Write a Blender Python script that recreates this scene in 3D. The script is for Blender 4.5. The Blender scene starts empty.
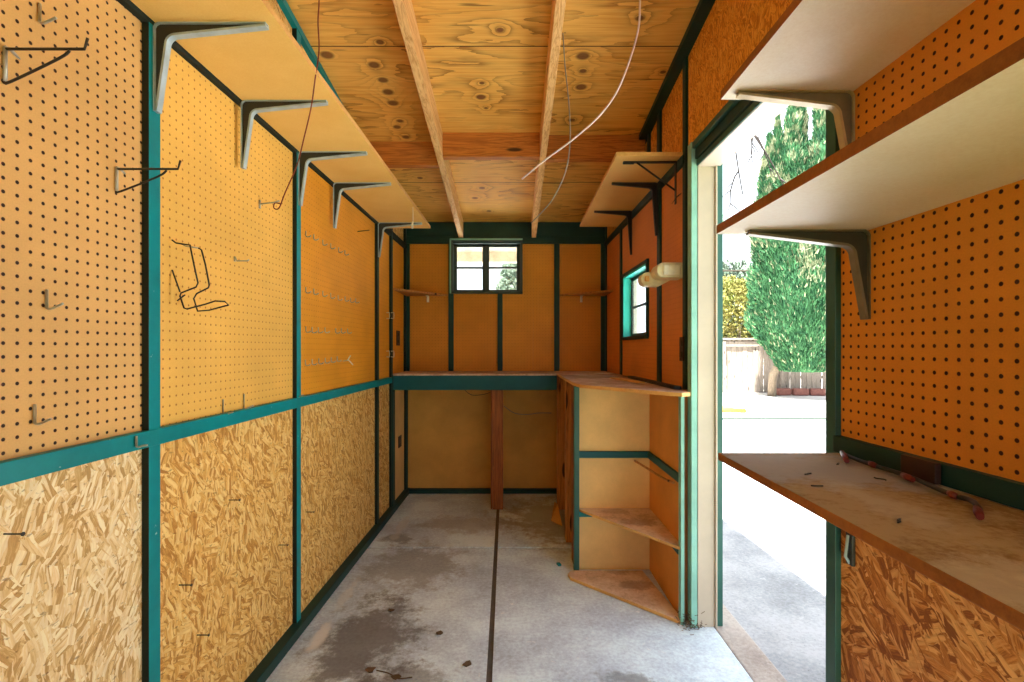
import bpy, math, random
from mathutils import Vector, Matrix, noise as mnoise
random.seed(7)
scene = bpy.context.scene
COL = scene.collection
PI = math.pi
H = 1.19                       # eye height above the shed floor
# ------------------------------------------------------------------ camera
cd = bpy.data.cameras.new('camera'); cam = bpy.data.objects.new('camera', cd); COL.objects.link(cam)
cam.location = (0, 0, H); cam.rotation_euler = (PI/2, 0, 0)
cd.sensor_width = 36; cd.lens = 36*493/1024; cd.shift_y = 8/1024; cd.clip_start = .02; cd.clip_end = 300
scene.camera = cam
# ------------------------------------------------------------------ light
w = bpy.data.worlds.new('world'); scene.world = w; w.use_nodes = True
bg = w.node_tree.nodes['Background']; bg.inputs['Color'].default_value = (.86, .92, 1, 1); bg.inputs['Strength'].default_value = .50
sd = bpy.data.lights.new('sun', 'SUN'); sun = bpy.data.objects.new('sun', sd); COL.objects.link(sun)
sd.energy = 11.5; sd.angle = math.radians(.6); sd.color = (1, .96, .90)
sun.rotation_euler = Vector((-.20, -.22, .95)).to_track_quat('Z', 'Y').to_euler()
vs = scene.view_settings
vs.view_transform = 'Standard'; vs.look = 'None'; vs.gamma = 1; vs.use_curve_mapping = False; vs.exposure = 2.45
scene.cycles.max_bounces = 10; scene.cycles.diffuse_bounces = 7

# ------------------------------------------------------------------ node helpers
def lin(c):
    return tuple(((v/255/12.92) if v/255 <= .04045 else ((v/255+.055)/1.055)**2.4) for v in c) + (1,)
class NT:
    def __init__(s, name):
        s.m = bpy.data.materials.new(name); s.m.use_nodes = True; s.t = s.m.node_tree; s.N = s.t.nodes; s.L = s.t.links
        s.b = s.N['Principled BSDF']
    def n(s, typ, **kw):
        nd = s.N.new(typ)
        for k, v in kw.items():
            setattr(nd, k, v)
        return nd
    def set(s, sock, v):
        if hasattr(v, 'is_output') or isinstance(v, bpy.types.NodeSocket): s.L.new(v, sock)
        else: sock.default_value = v
    def math(s, op, a, b=0.0, c=None):
        nd = s.n('ShaderNodeMath', operation=op); s.set(nd.inputs[0], a); s.set(nd.inputs[1], b)
        if c is not None: s.set(nd.inputs[2], c)
        return nd.outputs[0]
    def vmath(s, op, a, b=(0, 0, 0)):
        nd = s.n('ShaderNodeVectorMath', operation=op); s.set(nd.inputs[0], a); s.set(nd.inputs[1], b); return nd.outputs[0]
    def comb(s, x=0.0, y=0.0, z=0.0):
        nd = s.n('ShaderNodeCombineXYZ'); s.set(nd.inputs[0], x); s.set(nd.inputs[1], y); s.set(nd.inputs[2], z); return nd.outputs[0]
    def noise(s, v, scale, detail=3, rough=.55, dist=0.0):
        nd = s.n('ShaderNodeTexNoise'); s.L.new(v, nd.inputs['Vector']); nd.inputs['Scale'].default_value = scale
        nd.inputs['Detail'].default_value = detail; nd.inputs['Roughness'].default_value = rough; nd.inputs['Distortion'].default_value = dist
        return nd.outputs[0]
    def voro(s, v, scale, feature='F1'):
        nd = s.n('ShaderNodeTexVoronoi', feature=feature); s.L.new(v, nd.inputs['Vector']); nd.inputs['Scale'].default_value = scale
        return nd
    def ramp(s, f, stops, interp='LINEAR'):
        nd = s.n('ShaderNodeValToRGB'); s.L.new(f, nd.inputs[0]); cr = nd.color_ramp; cr.interpolation = interp
        while len(cr.elements) < len(stops): cr.elements.new(.5)
        for e, (p, c) in zip(cr.elements, stops):
            e.position = p; e.color = c if len(c) == 4 else tuple(c)+(1,)
        return nd.outputs[0]
    def mix(s, f, a, b, typ='MIX'):
        nd = s.n('ShaderNodeMix', data_type='RGBA', blend_type=typ)
        s.set(nd.inputs[0], f); s.set(nd.inputs[6], a); s.set(nd.inputs[7], b); return nd.outputs[2]
    def smooth(s, v, lo, hi):
        nd = s.n('ShaderNodeMapRange', interpolation_type='SMOOTHSTEP'); s.set(nd.inputs[0], v)
        nd.inputs[1].default_value = lo; nd.inputs[2].default_value = hi; return nd.outputs[0]
    def world(s):          # position on the built thing, in metres of the place (geometry position)
        return s.n('ShaderNodeNewGeometry').outputs['Position']
    def sep(s, v):
        nd = s.n('ShaderNodeSeparateXYZ'); s.L.new(v, nd.inputs[0]); return nd.outputs
    def bump(s, h, strength=.3, dist=.002):
        nd = s.n('ShaderNodeBump'); nd.inputs['Strength'].default_value = strength; nd.inputs['Distance'].default_value = dist
        s.L.new(h, nd.inputs['Height']); s.L.new(nd.outputs[0], s.b.inputs['Normal'])
    def out(s, col, rough=.6, spec=.3, metal=0.0):
        s.set(s.b.inputs['Base Color'], col); s.set(s.b.inputs['Roughness'], rough)
        s.b.inputs['Specular IOR Level'].default_value = spec; s.b.inputs['Metallic'].default_value = metal
        return s.m

def paint(name, rgb, rough=.45, var=.12, chip=None):
    t = NT(name); p = t.world(); c = lin(rgb)
    n1 = t.noise(p, 6, 5, .65)
    dark = tuple(v*(1-var*2) for v in c[:3])+(1,); lite = tuple(min(1, v*(1+var)) for v in c[:3])+(1,)
    col = t.ramp(n1, [(.3, dark), (.7, lite)])
    if chip:
        m = t.smooth(t.noise(p, 55, 4, .6), .70, .74); col = t.mix(m, col, lin(chip))
    t.bump(t.noise(p, 120, 2), .08, .001)
    return t.out(col, rough)
def axes(t, plane):
    x, y, z = t.sep(t.world())
    return {'YZ': (y, z), 'XZ': (x, z), 'XY': (x, y)}[plane]
def pegboard(name, plane, rgb, hole, u0=0.0, v0=0.0, r=.0036, var=.10, streak=0.0):
    t = NT(name); u, v = axes(t, plane); c = lin(rgb); q = t.comb(u, v)
    p = .0254
    fu = t.math('SUBTRACT', t.math('FRACT', t.math('DIVIDE', t.math('ADD', u, 10*p-u0+p/2), p)), .5)
    fv = t.math('SUBTRACT', t.math('FRACT', t.math('DIVIDE', t.math('ADD', v, 10*p-v0+p/2), p)), .5)
    d = t.math('SQRT', t.math('ADD', t.math('MULTIPLY', fu, fu), t.math('MULTIPLY', fv, fv)))
    mask = t.math('SUBTRACT', 1.0, t.smooth(d, (r-.0007)/p, (r+.0007)/p))
    n1 = t.noise(q, 3.0, 6, .6); n2 = t.noise(q, 300, 2, .5)
    f = t.math('ADD', t.math('MULTIPLY', n1, .75), t.math('MULTIPLY', n2, .25))
    col = t.ramp(f, [(.30, tuple(k*(1-var*2) for k in c[:3])), (.7, tuple(min(1, k*(1+var)) for k in c[:3]))])
    if streak:
        sn = t.noise(t.comb(t.math('MULTIPLY', u, 30.0), t.math('MULTIPLY', v, .5)), 1, 3, .6)
        col = t.mix(t.math('MULTIPLY', t.smooth(sn, .6, .75), streak), col, lin((215, 165, 95)))
    col = t.mix(mask, col, lin(hole))
    t.bump(t.math('SUBTRACT', 1.0, mask), .6, .002)
    return t.out(col, .55, .25)
def hardboard(name, rgb, var=.1):
    t = NT(name); p = t.world(); c = lin(rgb)
    f = t.math('ADD', t.math('MULTIPLY', t.noise(p, 4, 6, .6), .8), t.math('MULTIPLY', t.noise(p, 260, 2), .2))
    col = t.ramp(f, [(.3, tuple(k*(1-var*2) for k in c[:3])), (.7, tuple(min(1, k*(1+var)) for k in c[:3]))])
    return t.out(col, .6, .2)
def osb(name, plane, lo, mid, hi, ang0=0.0, spread=1.0, dark=(95, 50, 15), scale=1.0):
    t = NT(name); u, v = axes(t, plane); q = t.vmath('MULTIPLY', t.comb(u, v), (scale, scale, 0))
    warp = t.n('ShaderNodeTexNoise'); t.L.new(q, warp.inputs['Vector']); warp.inputs['Scale'].default_value = 14; warp.inputs['Detail'].default_value = 3
    wq = t.vmath('ADD', q, t.vmath('MULTIPLY', t.vmath('SUBTRACT', warp.outputs[1], (.5, .5, .5)), (.022, .022, 0)))
    def layer(sc, seed, a0):
        cell = t.voro(t.vmath('ADD', wq, (seed, seed*1.7, 0)), sc)
        cr = t.sep(cell.outputs['Color'])
        ang = t.math('ADD', t.math('MULTIPLY', t.math('SUBTRACT', cr[0], .5), spread*PI), a0)
        rot = t.n('ShaderNodeVectorRotate', rotation_type='Z_AXIS'); t.L.new(wq, rot.inputs['Vector']); t.L.new(ang, rot.inputs['Angle'])
        st = t.vmath('MULTIPLY', rot.outputs[0], (14, 120, 1)); st = t.vmath('ADD', st, (seed*3, seed, seed))
        vv = t.voro(st, 1.0); c = t.sep(vv.outputs['Color'])
        fine = t.noise(t.vmath('MULTIPLY', rot.outputs[0], (30, 380, 1)), 1, 5, .75)
        edge = t.smooth(vv.outputs['Distance'], .35, .75)
        return c[0], c[1], fine, edge
    a, a2, fa, ea = layer(15, .3, ang0); b, b2, fb, eb = layer(23, 5.1, ang0+.5)
    pick = t.smooth(t.math('ADD', t.math('MULTIPLY', a2, .5), t.math('MULTIPLY', t.noise(q, 22, 2), .8)), .60, .68)
    base = t.n('ShaderNodeMix', data_type='FLOAT'); t.L.new(pick, base.inputs[0]); t.L.new(a, base.inputs[2]); t.L.new(b, base.inputs[3])
    fine = t.n('ShaderNodeMix', data_type='FLOAT'); t.L.new(pick, fine.inputs[0]); t.L.new(fa, fine.inputs[2]); t.L.new(fb, fine.inputs[3])
    edge = t.n('ShaderNodeMix', data_type='FLOAT'); t.L.new(pick, edge.inputs[0]); t.L.new(ea, edge.inputs[2]); t.L.new(eb, edge.inputs[3])
    f = t.math('ADD', t.math('MULTIPLY', base.outputs[0], .42), t.math('MULTIPLY', fine.outputs[0], .58))
    col = t.ramp(f, [(.24, lin(tuple(c*.88 for c in lo))), (.36, lin(lo)), (.47, lin(mid)), (.64, lin(hi))])
    col = t.mix(t.math('MULTIPLY', edge.outputs[0], .30), col, lin(lo))
    sp = t.smooth(t.noise(t.vmath('MULTIPLY', q, (40, 90, 1)), 1, 3, .6), .60, .70)
    col = t.mix(t.math('MULTIPLY', sp, .55), col, lin(dark))
    t.bump(f, .35, .003)
    return t.out(col, .6, .25)
def wood(name, axis, lo, hi, rough=.55, freq=1.0):
    t = NT(name); x, y, z = t.sep(t.world()); k = {'X': (1.5, 30, 30), 'Y': (30, 1.5, 30), 'Z': (30, 30, 1.5)}[axis]
    q = t.vmath('MULTIPLY', t.world(), tuple(v*freq for v in k))
    n1 = t.noise(q, 1, 5, .6, .6); n2 = t.noise(q, 5, 3, .6)
    g = t.math('ABSOLUTE', t.math('SINE', t.math('MULTIPLY', n1, 22)))
    f = t.math('ADD', t.math('MULTIPLY', g, .45), t.math('MULTIPLY', n2, .55))
    col = t.ramp(f, [(.15, lin(lo)), (.75, lin(hi))])
    kn = t.smooth(t.voro(t.vmath('MULTIPLY', t.world(), tuple((2.2 if v < 5 else 9) for v in k)), 1).outputs['Distance'], .10, .16)
    col = t.mix(kn, lin(tuple(c*.45 for c in lo)), col)
    t.bump(f, .2, .002)
    return t.out(col, rough)
def particle(name, rgb, rgb2, scale=240):
    t = NT(name); p = t.world()
    f = t.math('ADD', t.math('MULTIPLY', t.noise(p, 3.5, 5, .6), .6), t.math('MULTIPLY', t.noise(p, scale, 3, .7), .4))
    return t.out(t.ramp(f, [(.32, lin(rgb2)), (.62, lin(rgb))]), .55, .3)
def plain(name, rgb, rough=.5, metal=0.0, spec=.4):
    t = NT(name); c = lin(rgb); n1 = t.noise(t.world(), 25, 3)
    return t.out(t.ramp(n1, [(.3, tuple(k*.82 for k in c[:3])), (.7, tuple(min(1, k*1.1) for k in c[:3]))]), rough, spec, metal)

# ---- ceiling plywood: contour grain, knots where the photo has them
def zc(Y): return H + 1.05 + .16*(4.08-Y)
def ceil_pt(px, py):
    Y = 1.703/((349-py)/493+.16); return ((px-512)/493*Y, Y)
def plywood():
    t = NT('plywood sheathing'); x, y, z = t.sep(t.world())
    knots = [(327, 156-101, .05), (374, 65, .045), (383, 80, .04), (388, 92, .045), (393, 103, .045), (400, 121, .03), (397, 127, .035), (406, 137, .035),
             (481, 97, .04), (482, 83, .022), (486, 108, .018), (583, 56, .05), (583, 71, .03), (581, 87, .045), (572, 120, .03), (482, 188, .035),
             (475, 198, .035), (489, 211, .03), (380, 42, .03), (500, 30, .03), (663, 72, .025), (640, 18, .03), (420, 178, .03)]
    warped = t.noise(t.comb(t.math('MULTIPLY', x, .9), t.math('MULTIPLY', y, 5.0), t.math('FLOOR', t.math('MULTIPLY', t.math('SUBTRACT', y, .98), .82))), 1, 4, .5, .3)
    ksum = None; kcore = None
    for px, py, r in knots:
        kx, ky = ceil_pt(px, py)
        dx = t.math('MULTIPLY', t.math('SUBTRACT', x, kx), .75); dy = t.math('SUBTRACT', y, ky)
        d = t.math('DIVIDE', t.math('SQRT', t.math('ADD', t.math('MULTIPLY', dx, dx), t.math('MULTIPLY', dy, dy))), r)
        g = t.math('EXPONENT', t.math('MULTIPLY', d, -1.1)); c = t.math('LESS_THAN', d, .42)
        ksum = g if ksum is None else t.math('ADD', ksum, g)
        e = t.math('SUBTRACT', 1.0, t.smooth(d, .30, .62))
        kcore = e if kcore is None else t.math('MAXIMUM', kcore, e)
    f = t.math('ADD', warped, t.math('MULTIPLY', ksum, .35))
    ring = t.math('FRACT', t.math('ADD', t.math('MULTIPLY', f, 10.0), t.math('MULTIPLY', t.noise(t.comb(t.math('MULTIPLY', x, 6), t.math('MULTIPLY', y, 60)), 1, 3, .7), .5)))
    ring = t.math('POWER', ring, 3.0)
    amp = t.smooth(t.noise(t.comb(t.math('MULTIPLY', x, 1.5), t.math('MULTIPLY', y, 3)), 1, 2), .38, .62)
    fine = t.noise(t.comb(t.math('MULTIPLY', x, 3), t.math('MULTIPLY', y, 90)), 1, 3, .6)
    big = t.noise(t.comb(x, y), 1.6, 3)
    col = t.ramp(t.math('ADD', t.math('MULTIPLY', fine, .5), t.math('MULTIPLY', big, .5)), [(.32, lin((218, 150, 56))), (.62, lin((250, 204, 108)))])
    col = t.mix(t.math('MULTIPLY', ring, t.math('ADD', t.math('MULTIPLY', amp, .6), .12)), col, lin((128, 66, 16)))
    col = t.mix(t.math('MULTIPLY', kcore, .85), col, lin((105, 60, 38)))
    split = t.smooth(t.noise(t.comb(t.math('MULTIPLY', x, 2.2), t.math('MULTIPLY', y, 38)), 1, 2, .5), .70, .76)
    col = t.mix(t.math('MULTIPLY', split, .7), col, lin((70, 38, 15)))
    seam = t.math('LESS_THAN', t.math('ABSOLUTE', t.math('SUBTRACT', t.math('FRACT', t.math('DIVIDE', t.math('SUBTRACT', y, 2.2-1.22*2+.61), 1.22)), .5)), .0022)
    col = t.mix(seam, col, lin((60, 32, 12)))
    return t.out(col, .6, .2)
def concrete(name, rgb, rgb2, stains=(), speck=.25, sscale=1.0):
    t = NT(name); p = t.world(); x, y, z = t.sep(p)
    a = t.noise(p, 2.2*sscale, 7, .65); b = t.noise(p, 60, 4, .7)
    f = t.math('ADD', t.math('MULTIPLY', a, .65), t.math('MULTIPLY', b, .35))
    col = t.ramp(f, [(.38, lin(tuple(c*.88 for c in rgb2))), (.46, lin(rgb2)), (.58, lin(rgb))])
    # scratches and pale wear
    sc = t.smooth(t.noise(t.vmath('MULTIPLY', p, (14, 14, 1)), 1, 8, .75, 1.5), .60, .70)
    col = t.mix(t.math('MULTIPLY', sc, .7), col, lin(tuple(min(255, c*1.14) for c in rgb)))
    wobble = t.math('MULTIPLY', t.math('SUBTRACT', t.noise(p, 7, 8, .78), .5), 3.0)
    for sx, sy, rx, ry, c, k in stains:
        dx = t.math('DIVIDE', t.math('SUBTRACT', x, sx), rx); dy = t.math('DIVIDE', t.math('SUBTRACT', y, sy), ry)
        d = t.math('ADD', t.math('SQRT', t.math('ADD', t.math('MULTIPLY', dx, dx), t.math('MULTIPLY', dy, dy))), wobble)
        m = t.math('SUBTRACT', 1.0, t.smooth(d, .45, 1.05)); col = t.mix(t.math('MULTIPLY', m, k), col, lin(c))
    fs = t.smooth(t.noise(t.vmath('MULTIPLY', p, (60, 34, 1)), 1, 6, .8, 2.0), .61, .68)
    col = t.mix(t.math('MULTIPLY', fs, .35), col, lin(tuple(c*.66 for c in rgb2)))
    dots = t.smooth(t.voro(p, 45).outputs['Distance'], .07, .13)
    col = t.mix(t.math('MULTIPLY', t.math('SUBTRACT', 1.0, dots), speck), col, lin((75, 72, 70)))
    t.bump(f, .4, .004)
    return t.out(col, .85, .2)

M = {}
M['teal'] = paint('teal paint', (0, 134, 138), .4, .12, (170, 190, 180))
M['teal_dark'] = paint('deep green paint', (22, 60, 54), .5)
M['dark_and_shade'] = paint('dark paint and stud side shade', (34, 40, 30), .8)  # near-black: shade painted on stud sides; plain dark colour on other parts
M['teal_pale'] = paint('pale teal paint', (140, 196, 178), .5)  # paler tone of the teal
M['teal_door'] = paint('door green paint', (50, 95, 85), .4)
M['blue_teal'] = paint('blue teal paint', (8, 84, 92), .5)
M['cream'] = paint('cream paint', (192, 178, 158), .45, .05)
M['cyan'] = paint('window lit turquoise paint', (70, 222, 206), .5, .05)  # turquoise brightened so the colour carries the window light on the reveal
M['window_frame'] = paint('grey green window paint', (70, 82, 78), .5)
M['peg_tan'] = pegboard('tan pegboard', 'YZ', (222, 174, 104), (50, 26, 14), .908, .985+.0254*.5, .0036)
M['peg_yellow'] = pegboard('golden pegboard', 'YZ', (238, 186, 90), (176, 112, 40), .908, .985, .0030)
M['peg_orange'] = pegboard('orange pegboard', 'YZ', (236, 158, 44), (190, 108, 20), .908, .985, .0028)
M['peg_near'] = pegboard('amber pegboard', 'YZ', (224, 142, 46), (62, 24, 12), .763, .98+.0127, .0038)
M['peg_right'] = pegboard('rust pegboard', 'YZ', (228, 146, 76), (186, 100, 46), .763, .98, .0026)
M['peg_back'] = pegboard('brown pegboard', 'XZ', (218, 144, 46), (175, 98, 22), 0, .98, .0028)
M['peg_back_streak'] = pegboard('streaked brown pegboard', 'XZ', (226, 154, 54), (180, 106, 28), 0, .98, .0028, streak=.9)
M['hard_tan'] = hardboard('tan hardboard', (246, 202, 132))
M['hard_orange'] = hardboard('orange hardboard', (222, 150, 70))
M['hard_brown'] = hardboard('brown hardboard', (222, 166, 84))
M['osb_pale'] = osb('pale strand board', 'YZ', (204, 158, 92), (238, 204, 140), (252, 234, 188), PI/2, .45)
M['osb_gold'] = osb('golden strand board', 'YZ', (192, 132, 56), (232, 178, 90), (246, 210, 132), .9, .5)
M['osb_orange'] = osb('orange strand board', 'YZ', (150, 84, 32), (206, 132, 60), (236, 176, 104), -.5, .6, scale=.9)
M['osb_top'] = osb('amber strand board', 'YZ', (196, 122, 34), (230, 156, 50), (244, 184, 80), PI/2, .4, scale=1.4)
M['ply'] = plywood()
M['rafter'] = wood('pale rafter pine', 'Y', (200, 140, 70), (244, 202, 134))
M['block'] = wood('red brown blocking', 'X', (150, 84, 34), (206, 130, 58))
M['post'] = wood('stained post', 'Z', (110, 56, 22), (170, 98, 45))
M['stud_wood'] = wood('bare stud pine', 'Z', (140, 84, 36), (200, 138, 74))
M['shelf_gold'] = particle('golden particle board', (248, 208, 122), (236, 188, 96))
M['shelf_orange'] = particle('orange particle board', (234, 184, 104), (218, 160, 80))
M['shelf_cream'] = particle('cream particle board', (236, 226, 200), (222, 206, 170), 150)
M['shelf_edge'] = particle('raw brown board edge', (165, 100, 40), (120, 66, 22), 90)
M['gold_edge'] = particle('pale board edge', (226, 176, 104), (196, 142, 70), 120)
M['bench'] = concrete('worn dusty bench board', (206, 178, 160), (176, 142, 116), ((.5, 3.2, .3, .25, (120, 90, 72), .4),), .15, 2.5)
M['counter'] = concrete('stained counter board', (168, 142, 100), (136, 102, 60),
    ((.62, 1.05, .30, .22, (160, 154, 148), .85), (.70, .62, .10, .06, (110, 88, 60), .5), (.55, .5, .12, .1, (205, 190, 160), .5), (.6, .8, .05, .2, (190, 176, 150), .4)), .05, 1.6)
M['board_pink'] = concrete('scuffed pinkish board', (232, 206, 180), (212, 178, 146), ((.62, 2.45, .12, .06, (125, 100, 84), .5), (.55, 2.6, .08, .05, (140, 110, 90), .4)), .3, 3)
M['floor'] = concrete('stained concrete', (228, 245, 255), (196, 210, 226),
    ((-.60, 2.0, .24, .40, (104, 96, 92), .8), (-.55, 2.7, .32, .35, (128, 120, 116), .6), (-.72, 3.1, .12, .12, (96, 88, 84), .6), (-.38, 1.72, .22, .16, (104, 96, 92), .6),
     (.35, 3.5, .5, .6, (128, 100, 74), .6), (-.795, 2.05, .035, .13, (236, 236, 236), .8), (-.80, 2.4, .03, .16, (225, 225, 225), .5), (-.74, 3.3, .04, .3, (210, 210, 210), .5), (.42, 1.78, .12, .05, (120, 122, 124), .7),
     (-.3, 3.35, .4, .2, (150, 140, 134), .5)), .12)
M['sill'] = concrete('door sill concrete', (190, 182, 176), (166, 156, 150))
M['patio'] = concrete('exposed aggregate patio', (176, 178, 184), (150, 154, 160), (), .5)
M['yard'] = concrete('pale yard slab', (214, 210, 204), (194, 190, 184), (), .1, .4)
M['dirt'] = plain('dark dirt', (98, 88, 78), .95)
M['steel'] = plain('blue grey steel', (176, 196, 204), .4, .1)
M['steel_dark'] = plain('dark inner steel', (62, 60, 54), .5, .2)
M['bronze'] = plain('dull bronze steel', (128, 118, 98), .4, .3)
M['bronze_pale'] = plain('pale painted steel', (190, 172, 128), .4, .2)
M['black_steel'] = plain('black steel', (48, 44, 40), .45, .3)
M['zinc'] = plain('zinc wire', (190, 190, 180), .35, .5)
M['black_wire'] = plain('dark wire', (52, 44, 34), .45, .2)
M['red_wire'] = plain('red insulated wire', (130, 50, 32), .5)
M['pink_cable'] = plain('pinkish cable', (220, 196, 188), .5)
M['grey_cable'] = plain('grey cable', (136, 130, 120), .5)
M['white_cord'] = plain('white cord', (226, 220, 200), .6)
M['red_paint'] = plain('worn red rubber', (112, 34, 24), .45)
M['plastic'] = plain('yellowed plastic', (225, 212, 165), .35)
M['lens'] = plain('clouded lens', (236, 230, 196), .2)
M['brown_plastic'] = plain('brown plastic', (58, 32, 22), .5)
M['fence'] = wood('weathered fence boards', 'Z', (92, 84, 76), (138, 128, 118), .9)
M['brick'] = plain('pink brick', (128, 84, 74), .9)
def foliage_mat(name, lo, hi, sc=5):
    t = NT(name); f = t.noise(t.world(), sc, 4, .7)
    m = t.out(t.ramp(f, [(.36, lin(lo)), (.64, lin(hi))]), .7, .15)
    t.b.inputs['Subsurface Weight'].default_value = 0
    return m
M['cypress'] = foliage_mat('cypress green', (22, 62, 40), (62, 108, 68))
M['cypress_pale'] = foliage_mat('dry cypress tips', (84, 104, 72), (150, 154, 124))
M['bush'] = foliage_mat('yellow green leaves', (92, 102, 48), (150, 142, 84), 3)
M['grey_leaf'] = foliage_mat('hazy grey green leaves', (78, 96, 82), (118, 132, 118), 3)
M['palm'] = foliage_mat('palm green', (40, 92, 56), (80, 130, 84))
M['drain'] = plain('dull green grey metal', (58, 84, 86), .7)
M['dark_unseen_ground'] = foliage_mat('dark_unseen_ground', (84, 104, 52), (120, 132, 76), 8)
M['bark'] = wood('grey bark', 'Z', (70, 60, 50), (120, 108, 92), .9)
M['twig'] = plain('bare twig', (62, 54, 52), .8)
M['yellow'] = plain('yellow paint', (236, 180, 60), .5)
M['orange'] = plain('orange paint', (224, 120, 40), .5)
M['dry_leaf'] = plain('dry leaf', (96, 74, 50), .8)
M['stucco'] = paint('outer stucco', (214, 206, 190), .8, .04)
def glass():
    t = NT('dusty window glass'); N = t.N; L = t.L
    tr = N.new('ShaderNodeBsdfTransparent'); tr.inputs[0].default_value = (.95, .97, .96, 1)
    gl = N.new('ShaderNodeBsdfGlossy'); gl.inputs['Roughness'].default_value = .05
    df = N.new('ShaderNodeBsdfDiffuse'); df.inputs[0].default_value = (.7, .7, .68, 1)
    lw = N.new('ShaderNodeLayerWeight'); lw.inputs[0].default_value = .5
    fr = t.n('ShaderNodeMath', operation='MULTIPLY_ADD'); L.new(t.math('POWER', lw.outputs['Facing'], 5.0), fr.inputs[0]); fr.inputs[1].default_value = .35; fr.inputs[2].default_value = .02
    m1 = N.new('ShaderNodeMixShader'); L.new(fr.outputs[0], m1.inputs[0]); L.new(tr.outputs[0], m1.inputs[1]); L.new(gl.outputs[0], m1.inputs[2])
    m2 = N.new('ShaderNodeMixShader'); L.new(t.math('MULTIPLY', t.smooth(t.noise(t.world(), 9, 5, .7), .35, .75), .14), m2.inputs[0]); L.new(m1.outputs[0], m2.inputs[1]); L.new(df.outputs[0], m2.inputs[2])
    L.new(m2.outputs[0], N['Material Output'].inputs[0]); return t.m
M['glass'] = glass()

# ------------------------------------------------------------------ mesh helpers
ident = lambda x, y, z: (x, y, z)
def LW(d, y, z): return (-.952+.01623*y+d, y, z)          # d metres in from the left wall's boards
def RW(d, y, z): return (.815-.0095*y-d, y, z)            # d metres in from the right wall's boards
class MB:
    def __init__(s): s.v = []; s.f = []; s.mi = []; s.sm = []
    def add(s, vs, fs, mi=0, smooth=False):
        o = len(s.v); s.v += [tuple(p) for p in vs]
        for f in fs: s.f.append([o+i for i in f]); s.mi.append(mi); s.sm.append(smooth)
        return s
    def box(s, x0, x1, y0, y1, z0, z1, mp=ident, mi=0, top=None):
        vs = [mp(x, y, z) for z in (z0, z1) for y in (y0, y1) for x in (x0, x1)]
        if top: vs = [(p[0], p[1], p[2] if i < 4 else top(p[0], p[1])) for i, p in enumerate(vs)]
        fs = [(0, 2, 3, 1), (4, 5, 7, 6), (0, 1, 5, 4), (2, 6, 7, 3), (0, 4, 6, 2), (1, 3, 7, 5)]
        if isinstance(mi, int): mi = [mi]*6
        for f, m in zip(fs, mi): s.f.append([len(s.v)+i for i in f]); s.mi.append(m); s.sm.append(False)
        s.v += vs; return s
    def prism(s, poly, z0, z1, mi=0, edge=None, mp=ident):
        n = len(poly); o = len(s.v)
        s.v += [mp(x, y, z0) for x, y in poly]+[mp(x, y, z1) for x, y in poly]
        s.f.append([o+i for i in reversed(range(n))]); s.mi.append(mi); s.sm.append(False)
        s.f.append([o+n+i for i in range(n)]); s.mi.append(mi); s.sm.append(False)
        for i in range(n):
            j = (i+1) % n; s.f.append([o+i, o+j, o+n+j, o+n+i]); s.mi.append(mi if edge is None else edge); s.sm.append(False)
        return s
    def tube(s, pts, r, n=8, mi=0, radii=None):
        pts = [Vector(p) for p in pts]; rings = []; up = None; o = len(s.v)
        for i, p in enumerate(pts):
            t = (pts[min(i+1, len(pts)-1)]-pts[max(i-1, 0)]).normalized()
            if up is None: up = t.orthogonal().normalized()
            a = (up - t*up.dot(t)); a = a.normalized() if a.length > 1e-5 else t.orthogonal().normalized(); up = a; b = t.cross(a)
            rr = radii[i] if radii else r
            for k in range(n):
                an = 2*PI*k/n; s.v.append(tuple(p+a*math.cos(an)*rr+b*math.sin(an)*rr))
        m = len(pts)
        for i in range(m-1):
            for k in range(n):
                s.f.append([o+i*n+k, o+i*n+(k+1) % n, o+(i+1)*n+(k+1) % n, o+(i+1)*n+k]); s.mi.append(mi); s.sm.append(True)
        s.f.append([o+k for k in reversed(range(n))]); s.mi.append(mi); s.sm.append(False)
        s.f.append([o+(m-1)*n+k for k in range(n)]); s.mi.append(mi); s.sm.append(False)
        return s
    def build(s, name, mats, parent=None, loc=None, bevel=0, base=None):
        if not isinstance(mats, (list, tuple)): mats = [mats]
        if parent is not None: off = Vector(parent['_base']) if '_base' in parent else Vector((0, 0, 0)); g = parent
        if parent is not None and parent.get('_rel'): off = Vector((0, 0, 0))
        if parent is None: off = Vector(base) if base else Vector((0, 0, 0))
        me = bpy.data.meshes.new(name)
        me.from_pydata([tuple(Vector(v)-off) for v in s.v], [], s.f)
        for m in mats: me.materials.append(m)
        for p, m, q in zip(me.polygons, s.mi, s.sm): p.material_index = m; p.use_smooth = q
        me.update()
        o = bpy.data.objects.new(name, me); COL.objects.link(o)
        if parent is None: o.location = off; BASE[o.name] = off
        else:
            o.parent = parent
        o['_base'] = tuple(off)
        if bevel:
            b = o.modifiers.new('edge', 'BEVEL'); b.width = bevel; b.segments = 2; b.limit_method = 'ANGLE'
        return o
BASE = {}
def curve_pts(pts, k=6):                    # smooth path through the points
    pts = [Vector(p) for p in pts]; out = []
    P = [pts[0]]+pts+[pts[-1]]
    for i in range(1, len(P)-2):
        for j in range(k):
            t = j/k; a, b, c, d = P[i-1:i+3]
            out.append(.5*((2*b)+(-a+c)*t+(2*a-5*b+4*c-d)*t*t+(-a+3*b-3*c+d)*t**3))
    out.append(pts[-1]); return out
def tag(o, label=None, cat=None, group=None, kind=None):
    if label: o['label'] = label
    if cat: o['category'] = cat
    if group: o['group'] = group
    if kind: o['kind'] = kind
    return o
def thing(name, base, label, cat, group=None, kind=None):
    o = bpy.data.objects.new(name, None); COL.objects.link(o); o.location = base; o.empty_display_size = .05
    o['_base'] = tuple(base); return tag(o, label, cat, group, kind)
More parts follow.
